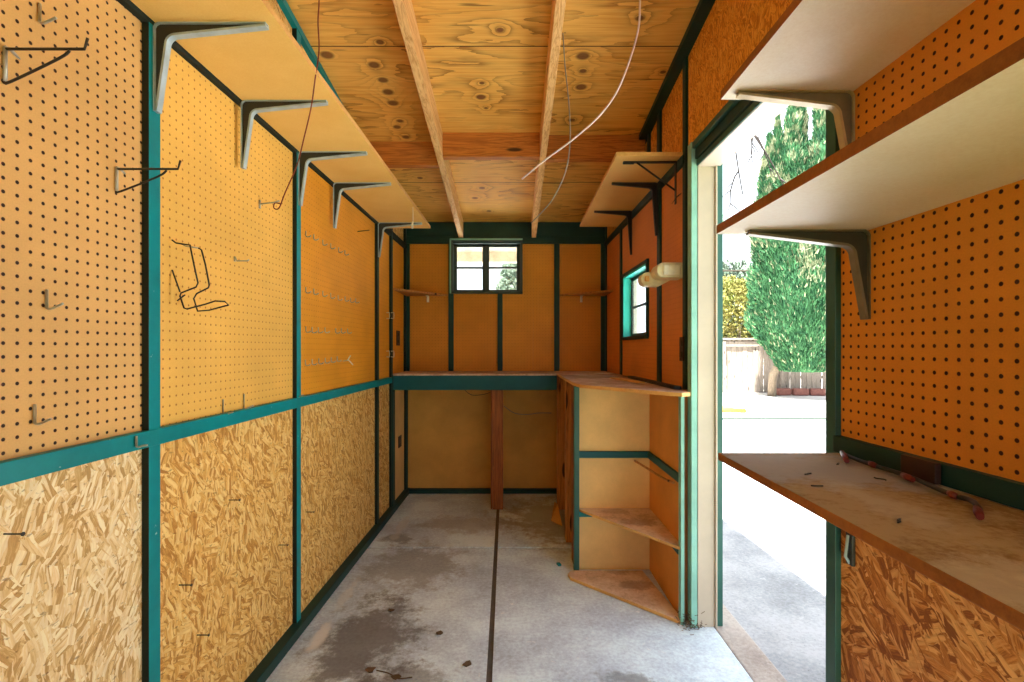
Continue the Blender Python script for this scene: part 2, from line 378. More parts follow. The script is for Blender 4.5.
def struct(name, base=(0, 0, 0), label=None, cat=None): return thing(name, base, label, cat, None, 'structure')
def dup(root, loc, rot=None, label=None, group=None):
    r = root.copy(); COL.objects.link(r); r.location = loc
    if rot is not None: r.rotation_euler = rot
    if label: r['label'] = label
    if group: r['group'] = group
    for ch in list(root.children):
        c = ch.copy(); COL.objects.link(c); c.parent = r
        for g in list(ch.children):
            d = g.copy(); COL.objects.link(d); d.parent = c
    return r
def leftpt(px, py, d=0.0):                  # a point of the left wall's plane
    Y = 493*(.952-d)/(520-px); return Y, H-(py-349)*Y/493

# ================================================================== FLOOR
OPEN_X = .22
Y0 = -.25                                   # unseen end behind the camera; wall and opening added to set the fill light
fl = struct('floor', (0, 0, 0), 'stained grey concrete slab floor with dark expansion joints', 'floor')
seam = lambda y: -.062-.0115*y
for nm, ys in (('near', (Y0, 2.938)), ('far', (2.962, 4.2))):
    for side in (0, 1):
        b = MB(); y0, y1 = ys
        xa0, xa1 = (-1.05, None) if side == 0 else (None, .864)
        vs = []
        for z in (-.08, 0):
            for y in (y0, y1):
                vs += [((-1.05 if side == 0 else seam(y)+.011), y, z), ((seam(y)-.011 if side == 0 else .864), y, z)]
        b.add(vs, [(0, 2, 3, 1), (4, 5, 7, 6), (0, 1, 5, 4), (2, 6, 7, 3), (0, 4, 6, 2), (1, 3, 7, 5)])
        b.build('concrete_slab', M['floor'], fl)
MB().box(-1.05, .87, Y0, 4.2, -.09, -.009).build('joint_dirt', M['dirt'], fl)
sl = MB().box(.868, .99, Y0, 4.2, -.08, -.001).build('door_sill', M['sill'], fl, bevel=.006)

# ================================================================== LEFT WALL
wl = struct('wall_left', (-.952, 0, 0), 'long left wall of teal framing filled with pegboard above and strand board below', 'wall')
MB().box(-.10, -.085, Y0, 4.2, -.02, 2.1, LW, top=lambda x, y: zc(y)-.02).build('siding', M['stucco'], wl)
def zrel(r): return H+r
RT, RB = zrel(-.205), zrel(-.247)
LG0, LG1 = zrel(.822), zrel(.865)
studsL = [(.30, .338), (1.241, 1.281), (2.063, 2.103), (3.23, 3.27), (3.585, 3.625), (4.03, 4.08)]
for a, b_ in studsL:
    MB().box(-.08, .018, a, b_, .04, 2, LW, mi=[0, 0, 1, 0, 0, 0], top=lambda x, y: zc(y)-.03).build('stud', [M['teal_dark'] if a > 3.1 else M['teal'], M['dark_and_shade']], wl, bevel=.001)  # camera-side face takes the dark colour as painted shade
MB().box(-.08, .020, Y0, 3.60, RB, RT, LW).build('middle_rail', M['teal'], wl, bevel=.002)
MB().box(-.08, .042, Y0, 4.08, 0, .042, LW).build('base_plate', M['teal_dark'], wl, bevel=.002)
MB().box(-.08, .018, Y0, 4.08, LG0, LG1, LW).build('ledger', M['dark_and_shade'], wl, bevel=.002)
tp = MB()
for y0, y1 in ((Y0, 4.08),):
    vs = []
    for zz in (-.030, -.001):
        for y in (y0, y1):
            for d in (-.08, .021):
                p = LW(d, y, 0); vs.append((p[0], y, zc(y)+zz))
    tp.add(vs, [(0, 2, 3, 1), (4, 5, 7, 6), (0, 1, 5, 4), (2, 6, 7, 3), (0, 4, 6, 2), (1, 3, 7, 5)])
tp.build('top_plate', M['teal'], wl)
for y0, y1, m in ((Y0, 1.245, 'peg_tan'), (1.277, 2.067, 'peg_yellow'), (2.10, 3.234, 'peg_orange'), (3.266, 3.589, 'peg_orange'), (3.621, 4.07, 'peg_orange')):
    MB().box(-.006, 0, y0, y1, RT-.01, LG0+.01, LW).build('pegboard_panel', M[m], wl)
for y0, y1, m in ((Y0, 1.245, 'osb_pale'), (1.277, 2.067, 'osb_gold'), (2.10, 3.234, 'osb_gold'), (3.266, 3.60, 'osb_gold')):
    MB().box(-.010, 0, y0, y1, .03, RB+.01, LW).build('strand_board_panel', M[m], wl)
for y0, y1 in ((Y0, 2.067), (2.10, 3.234), (3.266, 4.07)):
    MB().box(-.010, -.002, y0, y1, LG1-.01, 2, LW, top=lambda x, y: zc(y)-.01).build('upper_panel', M['osb_gold'] , wl)
MB().box(-.006, .004, 3.66, 4.07, .03, zrel(-.19), LW).build('hardboard_panel', M['hard_tan'], wl)
MB().box(-.08, .024, 3.60, 3.665, .04, zrel(-.19), LW).build('corner_post', M['teal_dark'], wl, bevel=.002)

# ================================================================== BACK WALL
wb = struct('wall_back', (0, 4.1, 0), 'brown pegboard back wall with deep green studs and a small window', 'wall')
YB = 4.08
for x0, x1, z0, z1 in ((-1.05, -.506, -.02, 2.2), (.087, 1.0, -.02, 2.2), (-.506, .087, -.02, zrel(.455)), (-.506, .087, zrel(.901), 2.2)):
    MB().box(x0, x1, YB+.09, YB+.105, z0, z1).build('siding', M['stucco'], wb)
MB().box(-.90, .79, YB-.03, YB+.08, zrel(.868), zrel(.925)).build('header_board', M['teal_dark'], wb, bevel=.003)
MB().box(-.90, .79, YB-.018, YB+.08, zrel(.925), zrel(1.046)).build('header_board', M['teal_dark'], wb, bevel=.003)
CT = zrel(-.181)
for x0, x1, z1 in ((-.886, -.845, zrel(.868)), (-.524, -.483, zrel(.868)), (-.119, -.078, zrel(.455)), (.348, .391, zrel(.868)), (.733, .78, zrel(.868))):
    MB().box(x0, x1, YB-.022, YB+.08, CT+.0, z1).build('stud', M['teal_dark'], wb, bevel=.002)
MB().box(-.86, -.51, YB, YB+.006, CT-.02, zrel(.875)).build('pegboard_panel', M['peg_back'], wb)
MB().box(-.50, -.10, YB, YB+.006, CT-.02, zrel(.46)).build('pegboard_panel', M['peg_back'], wb)
MB().box(-.10, .087, YB, YB+.006, CT-.02, zrel(.46)).box(.087, .36, YB, YB+.006, CT-.02, zrel(.875)).build('pegboard_panel', M['peg_back_streak'], wb)
MB().box(.38, .77, YB, YB+.006, CT-.02, zrel(.875)).build('pegboard_panel', M['peg_back'], wb)
MB().box(-.90, .79, YB+.01, YB+.016, .02, CT-.02).build('hardboard_panel', M['hard_brown'], wb)
MB().box(-.90, .79, YB-.03, YB+.02, 0, .036).build('base_plate', M['teal_dark'], wb, bevel=.002)
MB().box(-.905, -.862, YB-.03, YB+.02, .03, CT-.02).build('stud', M['teal_dark'], wb)

# window_1 in the back wall
w1 = struct('window_1', (-.21, YB, zrel(.455)), 'small four pane window under the green header of the back wall', 'window')
X0, X1, Z0, Z1 = -.506, .087, zrel(.455), zrel(.901)
ca = MB()
ca.box(X0, X0+.02, YB-.045, YB+.10, Z0, Z1); ca.box(X1-.02, X1, YB-.045, YB+.10, Z0, Z1)
ca.box(X0, X1, YB-.045, YB+.10, Z0, Z0+.02); ca.box(X0, X1, YB-.045, YB+.10, Z1-.02, Z1)
ca.build('window_casing', M['window_frame'], w1, bevel=.002)
edge = MB().box(X0, X1, YB-.052, YB-.045, Z1-.010, Z1+.004).box(X0-.004, X0+.008, YB-.052, YB-.045, Z0, Z1)
edge.build('casing_edge', M['teal_pale'], w1)
sx = [(-.468, -.24, .0), (-.196, .052, .0)]
gl = 0
for a, b_, _ in ((X0+.02, -.218, 0), (-.218, X1-.02, 0)):
    s_ = MB(); zt, zb = Z1-.02, Z0+.02
    s_.box(a, a+.028, YB+.02, YB+.05, zb, zt).box(b_-.028, b_, YB+.02, YB+.05, zb, zt)
    s_.box(a, b_, YB+.02, YB+.05, zb, zb+.018).box(a, b_, YB+.02, YB+.05, zt-.034, zt)
    zm = zrel(.676)
    s_.box(a, b_, YB+.022, YB+.048, zm-.008, zm+.008)
    sash = s_.build('sash', M['window_frame'], w1, bevel=.002)
    for z0_, z1_ in ((zb+.018, zm-.008), (zm+.008, zt-.034)):
        MB().box(a+.022, b_-.022, YB+.033, YB+.036, z0_, z1_).build('pane', M['glass'], sash)

# ================================================================== RIGHT WALL
wr = struct('wall_right', (.8, 0, 0), 'right wall of green framing with pegboard, strand board and an open doorway', 'wall')
DZ = zrel(.78)
def rtop(x, y): return zc(y)-.01
# outer siding around doorway and window
MB().box(-.085, -.078, Y0, 1.225, -.02, 2, RW, top=rtop).build('siding', M['stucco'], wr)
MB().box(-.085, -.078, 1.225, 2.15, DZ+.03, 2, RW, top=rtop).build('siding', M['stucco'], wr)
MB().box(-.085, -.078, 2.15, 2.85, -.02, 2, RW, top=rtop).build('siding', M['stucco'], wr)
MB().box(-.085, -.078, 2.85, 3.43, -.02, zrel(.07), RW).build('siding', M['stucco'], wr)
MB().box(-.085, -.078, 2.85, 3.43, zrel(.50), 2, RW, top=rtop).build('siding', M['stucco'], wr)
MB().box(-.085, -.078, 3.43, 4.2, -.02, 2, RW, top=rtop).build('siding', M['stucco'], wr)
# near stud and boards (beside the doorway, towards the camera)
MB().box(-.075, .014, 1.204, 1.242, .0, 2, RW, top=rtop).build('stud', M['teal_door'], wr, bevel=.002)
MB().box(-.006, 0, Y0, 1.208, zrel(-.22), 2.0, RW, top=rtop).build('pegboard_panel', M['peg_near'], wr)
MB().box(-.010, 0, Y0, 1.208, .02, zrel(-.26), RW).build('strand_board_panel', M['osb_orange'], wr)
MB().box(-.07, .016, Y0, 1.21, zrel(-.251), zrel(-.211), RW).build('middle_rail', M['teal_dark'], wr, bevel=.002)
MB().box(-.07, .03, Y0, 1.2, 0, .04, RW).build('base_plate', M['teal_dark'], wr, bevel=.002)
# far studs and boards
for a, b_ in ((2.222, 2.262), (2.60, 2.65), (3.49, 3.53), (4.03, 4.08)):
    MB().box(-.07, .012, a, b_, CT-.02, 2, RW, top=rtop).build('stud', M['teal_dark'], wr, bevel=.002)
MB().box(-.07, .014, 2.80, 2.83, zrel(.86), 2, RW, top=rtop).build('stud', M['teal_dark'], wr)
pz0, pz1 = CT-.02, zrel(.87)
MB().box(-.006, 0, 2.17, 2.61, pz0, pz1, RW).build('pegboard_panel', M['peg_right'], wr)
pb = MB().box(-.006, 0, 2.64, 2.85, pz0, pz1, RW).box(-.006, 0, 3.43, 3.50, pz0, pz1, RW)
pb.box(-.006, 0, 2.85, 3.43, pz0, zrel(.07), RW).box(-.006, 0, 2.85, 3.43, zrel(.50), pz1, RW).build('pegboard_panel', M['peg_right'], wr)
MB().box(-.006, 0, 3.52, 4.07, pz0, pz1, RW).build('pegboard_panel', M['peg_right'], wr)
for y0, y1, z0 in ((1.22, 2.225, zrel(.86)), (2.26, 2.605, zrel(.86)), (2.645, 4.07, zrel(.86))):
    MB().box(-.010, -.001, y0, y1, z0, 2, RW, top=rtop).build('upper_panel', M['osb_top'], wr)
MB().box(-.07, .018, 2.24, 4.08, zrel(.845), zrel(.885), RW).build('ledger', M['teal_dark'], wr, bevel=.002)
tp = MB(); vs = []
for zz in (-.028, -.001):
    for y in (Y0, 4.08):
        for d in (.050, -.075):
            p = RW(d, y, 0); vs.append((p[0], y, zc(y)+zz))
tp.add(vs, [(0, 2, 3, 1), (4, 5, 7, 6), (0, 1, 5, 4), (2, 6, 7, 3), (0, 4, 6, 2), (1, 3, 7, 5)]); tp.build('top_plate', M['teal_dark'], wr)
MB().box(-.07, -.062, 2.14, 4.08, -.0, CT, RW).build('backing', M['hard_brown'], wr)

# door_1: the open doorway's frame
d1 = struct('door_1', (.83, 2.1, 0), 'open doorway with cream jamb and stepped green head casing', 'doorway')
MB().box(.793, .868, 2.11, 2.15, 0, DZ+.03).box(.868, .876, 2.10, 2.15, 0, DZ+.03).build('jamb', M['cream'], d1, bevel=.002)
MB().box(.793, .801, 2.102, 2.11, .0, DZ).build('jamb_stop', M['cream'], d1)
MB().box(.876, .905, 2.115, 2.17, -.0, DZ+.03).build('outer_casing', M['teal_door'], d1, bevel=.002)
MB().box(.765, .7925, 2.104, 2.15, 0, zrel(.885)).build('inner_casing', M['teal_pale'], d1, bevel=.003)
hd = MB().box(.793, .876, 1.242, 2.11, DZ, DZ+.03)
hd.build('head_jamb', M['cream'], d1, bevel=.002)
MB().box(.77, .80, 1.20, 2.15, zrel(.855), zrel(.885)).build('head_casing', M['teal_door'], d1, bevel=.004)
MB().box(.782, .80, 1.20, 2.11, zrel(.81), zrel(.853)).build('head_step', M['teal_dark'], d1, bevel=.003)
MB().box(.788, .80, 1.20, 2.11, zrel(.782), zrel(.808)).build('head_step', M['teal_door'], d1, bevel=.003)
MB().box(.876, .895, 1.225, 2.15, DZ+.006, DZ+.05).build('outer_casing', M['cream'], d1, bevel=.002)
MB().box(.745, .80, 2.155, 2.20, 0, CT).build('door_stud', M['post'], d1)

# window_2 in the right wall
w2 = struct('window_2', (.79, 3.14, zrel(.07)), 'narrow window with reveal coloured as window-lit turquoise in the right wall', 'window')
a, b_, z0, z1 = 2.85, 3.43, zrel(.07), zrel(.50)
rv = MB().box(-.044, .01, b_-.012, b_, z0, z1, RW).box(-.044, .01, a, a+.012, z0, z1, RW)
rv.box(-.044, .01, a, b_, z1-.012, z1, RW)
MB().box(-.086, -.056, b_-.006, b_, z0, z1, RW).box(-.086, -.056, a, a+.006, z0, z1, RW).box(-.086, -.056, a, b_, z1-.006, z1, RW).box(-.086, -.056, a, b_, z0, z0+.006, RW).build('outer_reveal', M['stucco'], w2)
rv.build('reveal', M['cyan'], w2)
MB().box(-.075, .02, a-.01, b_+.01, z0-.01, z0+.012, RW).build('sill', M['teal_dark'], w2, bevel=.002)
MB().box(.0, .016, b_, b_+.03, z0, z1+.02, RW).box(.0, .016, a-.02, a, z0, z1+.02, RW).box(.0, .016, a, b_, z1, z1+.018, RW).build('trim', M['teal_dark'], w2, bevel=.002)
s_ = MB()
for y0, y1 in ((a+.012, a+.032), (b_-.032, b_-.012)): s_.box(-.056, -.044, y0, y1, z0+.012, z1-.012, RW)
for q0, q1 in ((z0+.012, z0+.035), (z1-.035, z1-.012), (zrel(.275), zrel(.29))): s_.box(-.055, -.045, a+.012, b_-.012, q0, q1, RW)
sash = s_.build('sash', M['window_frame'], w2)
MB().box(-.051, -.049, a+.02, b_-.02, z0+.02, z1-.02, RW).build('pane', M['glass'], sash)

# unseen end wall behind the camera, added with a right opening to shape light
wf = struct('wall_unseen', (0, Y0, 0), 'unseen end wall added behind the camera, its right half open for light', 'wall')
MB().box(-1.05, OPEN_X, Y0-.03, Y0, -.02, 2, top=rtop).box(OPEN_X, .9, Y0-.03, Y0, 2.05, 2.1, top=rtop).build('siding', M['stucco'], wf)
# ================================================================== CEILING
ce = struct('ceiling', (0, 2, zc(2)), 'sloping knotty plywood ceiling on bare pine rafters', 'ceiling')
def slope_box(b, x0, x1, y0, y1, lo, hi, mi=0):
    vs = []
    for dz in (lo, hi):
        for y in (y0, y1):
            for x in (x0, x1): vs.append((x, y, zc(y)+dz))
    return b.add(vs, [(0, 2, 3, 1), (4, 5, 7, 6), (0, 1, 5, 4), (2, 6, 7, 3), (0, 4, 6, 2), (1, 3, 7, 5)], mi)
slope_box(MB(), -1.16, 1.0, Y0-.1, 4.74, 0, .014).build('plywood_sheet', M['ply'], ce)
slope_box(MB(), -1.16, 1.0, Y0-.1, 4.74, .0145, .03).build('roofing', M['hard_brown'], ce)
slope_box(MB(), -.438, -.400, Y0, 4.055, -.14, 0).build('rafter', M['rafter'], ce, bevel=.002)
slope_box(MB(), .160, .198, Y0, 4.055, -.14, 0).build('rafter', M['rafter'], ce, bevel=.002)
slope_box(MB(), -.400, .160, 2.84, 2.878, -.14, 0).build('blocking', M['block'], ce, bevel=.002)
slope_box(MB(), -.895, -.438, 2.93, 2.968, -.14, 0).build('blocking', M['block'], ce, bevel=.002)
slope_box(MB(), .198, .775, 2.865, 2.903, -.14, 0).build('blocking', M['block'], ce, bevel=.002)
slope_box(MB(), -1.16, 1.0, 4.20, 4.70, -.025, -.004).build('eave_soffit', M['cream'], ce)
slope_box(MB(), -1.16, 1.0, 4.70, 4.74, -.12, 0).build('fascia', M['cream'], ce)

# ================================================================== SHELF BRACKETS
def bracket_mesh(b, org, out, arm=.285, leg=.225, w=.018, body=.030, tip=.006):
    """stamped L bracket: web plate plus folded flanges; out = unit vector away from the wall, org = top corner"""
    o = Vector(org); u = Vector(out); v = Vector((0, 0, -1)); s = Vector((0, 1, 0))
    outer = [(arm, 0), (.012, 0), (.004, .004), (0, .012), (0, leg)]
    inner = [(arm, tip)]
    r = .025; cx, cy = body+r, body+r
    inner.append((cx, body))
    for k in range(1, 6):
        an = -PI/2-k*(PI/2)/6; inner.append((cx+r*math.cos(an), cy+r*math.sin(an)))
    inner.append((body, cy)); inner.append((tip, leg))
    poly = outer+inner[::-1]
    for off, mi in ((-.0015, 1),):
        vs = [o+u*p+v*q+s*(-.0015) for p, q in poly]+[o+u*p+v*q+s*.0015 for p, q in poly]
        n = len(poly); fs = []
        # triangulate strip between outer and inner
        no, ni = len(outer), len(inner)
        for side in (0, n):
            i = j = 0
            idx_in = lambda k: side+no+(ni-1-k)
            while i < no-1 or j < ni-1:
                if j >= ni-1 or (i < no-1 and (i+1)/(no-1) <= (j+1)/(ni-1)):
                    fs.append([side+i, side+i+1, idx_in(j)]); i += 1
                else:
                    fs.append([side+i, idx_in(j+1), idx_in(j)]); j += 1
        b.add(vs, fs, 1)
    for path, th in ((outer, .003), (inner, .006)):       # folded edges
        pts = [Vector((p, q)) for p, q in path]; ring = []
        for i, p in enumerate(pts):
            t = (pts[min(i+1, len(pts)-1)]-pts[max(i-1, 0)]).normalized(); nrm = Vector((-t.y, t.x))
            for sgn, e in ((1, -w/2), (1, w/2), (-1, w/2), (-1, -w/2)):
                q = p+nrm*th/2*sgn; ring.append(o+u*q.x+v*q.y+s*e)
        fs = []
        for i in range(len(pts)-1):
            for k in range(4): fs.append([i*4+k, i*4+(k+1) % 4, (i+1)*4+(k+1) % 4, (i+1)*4+k])
        fs.append([0, 1, 2, 3]); L_ = (len(pts)-1)*4; fs.append([L_+3, L_+2, L_+1, L_])
        b.add(ring, fs, 0)
    return b
XP, XM = Vector((1, 0, 0)), Vector((-1, 0, 0))

# long left shelf
SZ = zrel(.832)
ls = thing('wall_shelf', LW(0, 1.8, SZ), 'long golden particle board shelf running high along the left pegboard wall', 'shelf')
MB().box(.022, .335, Y0, 3.40, SZ, SZ+.018, LW, mi=[0, 0, 1, 1, 1, 1]).build('shelf_board', [M['shelf_gold'], M['gold_edge']], ls)
for y in (.62, 1.262, 1.655, 2.083, 2.47, 3.25):
    bracket_mesh(MB(), LW(.020, y, SZ-.001), XP).build('bracket', [M['steel'], M['steel_dark']], ls)

# right near shelves
for nm, z, y1, x0, lab, mats in (('lower', zrel(.268), 1.15, .477, 'lower cream shelf with raw brown front edge on the near right pegboard', ('bronze', 'steel_dark')),
                       ('upper', zrel(.607), 1.20, .508, 'upper cream shelf above the doorway end of the near right pegboard', ('bronze_pale', 'bronze'))):
    s = thing('wall_shelf', RW(0, .6, z), lab, 'shelf', 'cream shelves on the near right wall')
    b = MB(); b.add([(x0-.01, Y0, z), RW(0, Y0, z), (x0, y1, z), RW(0, y1, z), (x0-.01, Y0, z+.02), RW(0, Y0, z+.02), (x0, y1, z+.02), RW(0, y1, z+.02)],
        [(0, 2, 3, 1), (4, 5, 7, 6)]); b.add(b.v[:8], [(0, 1, 5, 4), (2, 6, 7, 3), (0, 4, 6, 2), (1, 3, 7, 5)], 1)
    b.build('shelf_board', [M['shelf_cream'], M['shelf_edge']], s)
    for y in (.35, y1-.035):
        bracket_mesh(MB(), RW(.001, y, z-.001), XM, .27, .20, .02, .032).build('bracket', [M[mats[0]], M[mats[1]]], s)

# right far shelf above the bench
SR = zrel(.885)
rs = thing('wall_shelf', RW(0, 2.9, SR), 'shorter orange shelf high on the right wall beyond the doorway', 'shelf')
b = MB(); vs = [(.477, 2.255, SR), RW(0, 2.255, SR), (.49, 3.57, SR), RW(0, 3.57, SR)]
vs = vs+[(p[0], p[1], SR+.016) for p in vs]
b.add(vs, [(0, 2, 3, 1), (4, 5, 7, 6)]); b.add(vs, [(0, 1, 5, 4), (2, 6, 7, 3), (0, 4, 6, 2), (1, 3, 7, 5)], 1)
b.build('shelf_board', [M['shelf_orange'], M['gold_edge']], rs)
for y in (2.625, 3.16):
    bracket_mesh(MB(), RW(.018, y, SR-.001), XM, .24, .28, .016, .024).build('bracket', [M['black_steel'], M['black_steel']], rs)
b = MB(); y = 2.33; w_ = RW(.018, y, 0)[0]
b.box(w_-.25, w_, y-.010, y+.010, SR-.005, SR-.001); b.box(w_-.004, w_, y-.010, y+.010, SR-.20, SR-.001)
b.tube([(w_-.185, y, SR-.004), (w_-.004, y, SR-.135)], .0045, 8)
b.tube([(w_-.25, y, SR-.007), (w_-.20, y, SR-.007)], .006, 8)
b.build('braced_bracket', M['black_steel'], rs)
# small corner shelves
for side in (0, 1):
    z = zrel(.435)
    if side == 0:
        poly = [LW(.018, 3.63, 0)[:2], LW(.018, 4.056, 0)[:2], (-.526, 4.056)]; lab = 'thin triangular wooden corner shelf in the left back corner'
        bx = (-.70, 4.03)
    else:
        poly = [(.392, 4.056), RW(.014, 4.056, 0)[:2], RW(.014, 3.72, 0)[:2]]; lab = 'thin triangular wooden corner shelf in the right back corner'
        bx = (.56, 4.03)
    s = thing('corner_shelf', (poly[1][0], poly[1][1], z), lab, 'shelf')
    MB().prism(poly, z, z+.014).build('shelf_board', M['stud_wood'], s)
    MB().box(bx[0], bx[0]+.018, 4.05, 4.056, z-.05, z).box(bx[0], bx[0]+.018, 3.99, 4.055, z-.004, z).build('bracket', M['white_cord'], s)

# ================================================================== BACK COUNTER AND CORNER BENCH
bc = thing('workbench', (-.3, 3.61, 0), 'built-in back workbench with dark green front board and one stained wooden leg', 'workbench')
MB().box(LW(.02, 3.7, 0)[0], .329, 3.605, 4.057, CT-.014, CT).build('countertop', M['bench'], bc, bevel=.002)
MB().box(LW(.02, 3.7, 0)[0], .329, 3.612, 3.65, CT-.12, CT-.0145).build('front_board', M['blue_teal'], bc, bevel=.002)
MB().box(-.147, -.067, 3.651, 3.74, 0, CT-.015).box(-.158, -.149, 3.66, 3.75, 0, CT-.015).build('leg', M['post'], bc, bevel=.003)

cb = thing('corner_bench', (.55, 2.6, 0), 'open corner cabinet bench with triangular shelves beside the doorway', 'workbench')
wy = lambda y: RW(.013, y, 0)[0]
top = [(.331, 4.057), (wy(4.05), 4.057), (wy(2.11), 2.165), (.745, 2.16), (.745, 2.06), (.70, 2.03), (.66, 2.065)]
top += [(.395, 2.43), (.36, 2.48), (.34, 2.55), (.331, 2.64)]
MB().prism(top, CT-.016, CT, 0, 1).build('countertop', [M['bench'], M['gold_edge']], cb)
XR = .742
MB().box(.345, XR+.004, 2.66, 2.666, .0, CT-.017).build('back_panel', M['hard_tan'], cb)
MB().box(XR, XR+.005, 2.16, 2.66, .0, CT-.017).build('side_panel', M['hard_orange'], cb)
tag(MB().box(.331, .358, 2.62, 2.659, 0, CT-.017).build('corner_post', M['teal_door'], cb, bevel=.002), 'green post at the left front')
tag(MB().box(.728, .744, 2.125, 2.158, 0, CT-.017).build('corner_post', M['teal_pale'], cb, bevel=.002), 'pale teal post beside the doorway')
rz = zrel(-.55)
MB().box(.359, XR, 2.641, 2.659, rz-.034, rz).build('shelf_rail', M['blue_teal'], cb, bevel=.001)
MB().box(.726, XR-.001, 2.16, 2.64, rz-.034, rz).build('shelf_rail', M['blue_teal'], cb, bevel=.001)
sz_ = zrel(-.858)
MB().prism([(.352, 2.658), (XR-.001, 2.658), (XR-.001, 2.13), (.722, 2.14), (.37, 2.625)], sz_-.012, sz_, 0, 1).build('shelf', [M['board_pink'], M['gold_edge']], cb)
MB().box(.359, .43, 2.641, 2.659, sz_-.042, sz_-.013).build('shelf_cleat', M['teal'], cb)
MB().box(.726, XR-.001, 2.16, 2.24, sz_-.042, sz_-.013).build('shelf_cleat', M['blue_teal'], cb)
MB().prism([(.300, 2.53), (.292, 2.57), (.305, 2.60), (.330, 2.612), (.69, 2.612), (.738, 2.18), (.725, 2.125)], .002, .018, 0, 1).build('bottom_board', [M['board_pink'], M['gold_edge']], cb, bevel=.002)
MB().box(.335, .415, 3.655, 3.695, 0, CT-.017).build('leg', M['stud_wood'], cb, bevel=.002)
MB().box(.333, .372, 3.03, 3.12, 0, CT-.017).build('leg', M['stud_wood'], cb, bevel=.002)
MB().box(.338, .378, 2.72, 2.80, 0, CT-.017).build('leg', M['post'], cb, bevel=.002)

# near right counter
cz = zrel(-.25)
rc = thing('wall_counter', (.6, .6, cz), 'worn stained wooden counter on the near right wall reaching the doorway', 'counter')
MB().prism([(.470, Y0), (.497, 1.19), RW(.017, 1.19, 0)[:2], RW(.017, Y0, 0)[:2]], cz-.018, cz, 0, 1).build('countertop', [M['counter'], M['shelf_edge']], rc, bevel=.002)
bracket_mesh(MB(), RW(.0, .55, cz-.019), XM, .24, .2).build('bracket', [M['black_steel'], M['black_steel']], rc)
bracket_mesh(MB(), RW(.0, -.1, cz-.019), XM, .24, .2).build('bracket', [M['black_steel'], M['black_steel']], rc)

# ================================================================== LEFT WALL HARDWARE
HOOKS_G = 'single peg hooks'
def wire_hook(name='peg_hook', leg=.038, out=.036, lift=.010, r=.0026, tail=.008):
    """stands at the origin: back leg on the board, prong pointing to +X"""
    o = thing(name, (0, 0, 0), 'x', 'hook')
    MB().tube([(.0035, 0, leg*.55), (.0035, 0, -leg*.42), (.006, 0, -leg*.45)], r, 8).build('back_leg', M['zinc'], o)
    MB().tube(curve_pts([(.0045, 0, -leg*.43), (.010, 0, -leg*.47), (out*.6, 0, -leg*.36), (out, 0, -leg*.45+lift)], 4), r*.95, 8).build('prong', M['zinc'], o)
    return o
proto = wire_hook()
def place(proto, px, py, label, group=None, d=0.0, used={}):
    Y, z = leftpt(px, py, d); p = LW(d, Y, z)
    if proto.name not in used:
        used[proto.name] = 1; o = proto; o.location = p; o['label'] = label
        if group: o['group'] = group
        return o
    return dup(proto, p, None, label, group)
place(proto, 38, 14, 'short zinc L hook near the top of the nearest tan pegboard panel', HOOKS_G)
place(proto, 45, 300, 'short zinc L hook at mid height on the nearest tan pegboard panel', HOOKS_G)
place(proto, 33, 415, 'lowest short zinc L hook on the nearest tan pegboard panel', HOOKS_G)
rh = wire_hook(leg=.026, out=.03, lift=.004); place(rh, 135, 442, 'small dark hook on the teal middle rail of the left wall', HOOKS_G, .021)
h3 = wire_hook(leg=.050, out=.036)
place(h3, 222, 408, 'left one of two L hooks just above the rail on the golden pegboard', HOOKS_G)
place(h3, 243, 402, 'right one of two L hooks just above the rail on the golden pegboard', HOOKS_G)
place(h3, 295, 392, 'L hook beside the second teal stud just above the rail', HOOKS_G)
def shelf_hook(out, drop):
    o = thing('double_peg_hook', (0, 0, 0), 'x', 'hook')
    MB().tube([(.004, 0, .004), (.004, 0, -drop)], .0034, 8).tube([(-.001, .03, .0), (.004, .012, .004), (.004, 0, .004)], .0028, 8).build('back_leg', M['zinc'], o)
    MB().tube([(.004, 0, 0), (out, 0, 0), (out+.006, 0, .02)], .0026, 8).build('arm', M['black_wire'], o)
    MB().tube(curve_pts([(.004, 0, -drop), (.012, 0, -drop-.001), (out*.68, 0, -.018), (out*.82, 0, -.003)], 4), .0024, 8).build('brace', M['black_wire'], o)
    return o
a = shelf_hook(.150, .060); place(a, 3, 49, 'triangular wire bracket hook at the top left of the nearest pegboard', 'triangular wire hooks')
a = shelf_hook(.148, .052); place(a, 115, 169, 'triangular wire bracket hook reaching in front of the first teal stud', 'triangular wire hooks')
# tool holder
Yh = 1.345
t = thing('tool_holder', LW(0, Yh, zrel(.2)), 'bent dark wire tool holder hanging on the golden pegboard', 'holder')
def th(px, py, yy, dd=0): return LW(max(.003, (px-171)/493*Yh)+dd, yy, H-(py-349)*Yh/493)
s1 = [th(171, 240, Yh), th(176, 243, Yh), th(190, 245, Yh), th(194, 265, Yh), th(198, 283, Yh), th(196, 287, Yh), th(181, 293, Yh), th(180, 296, Yh), th(184, 308, Yh), th(187, 309, Yh), th(206, 304, Yh), th(215, 301, Yh), th(222, 301, Yh+.012), th(222, 304, Yh+.03), th(200, 309, Yh+.04), th(188, 310, Yh+.04), th(184, 297, Yh+.04), th(187, 292, Yh+.04), th(199, 286, Yh+.04), th(200, 283, Yh+.04), th(196, 262, Yh+.04), th(192, 247, Yh+.04), th(189, 245, Yh+.04)]
MB().tube(s1, .0022, 8).build('wire_cradle', M['black_wire'], t)
MB().tube([th(189, 245, Yh+.04), th(176, 243, Yh+.04), th(171.2, 241, Yh+.04)], .0022, 8).build('mounting_prong', M['zinc'], t)
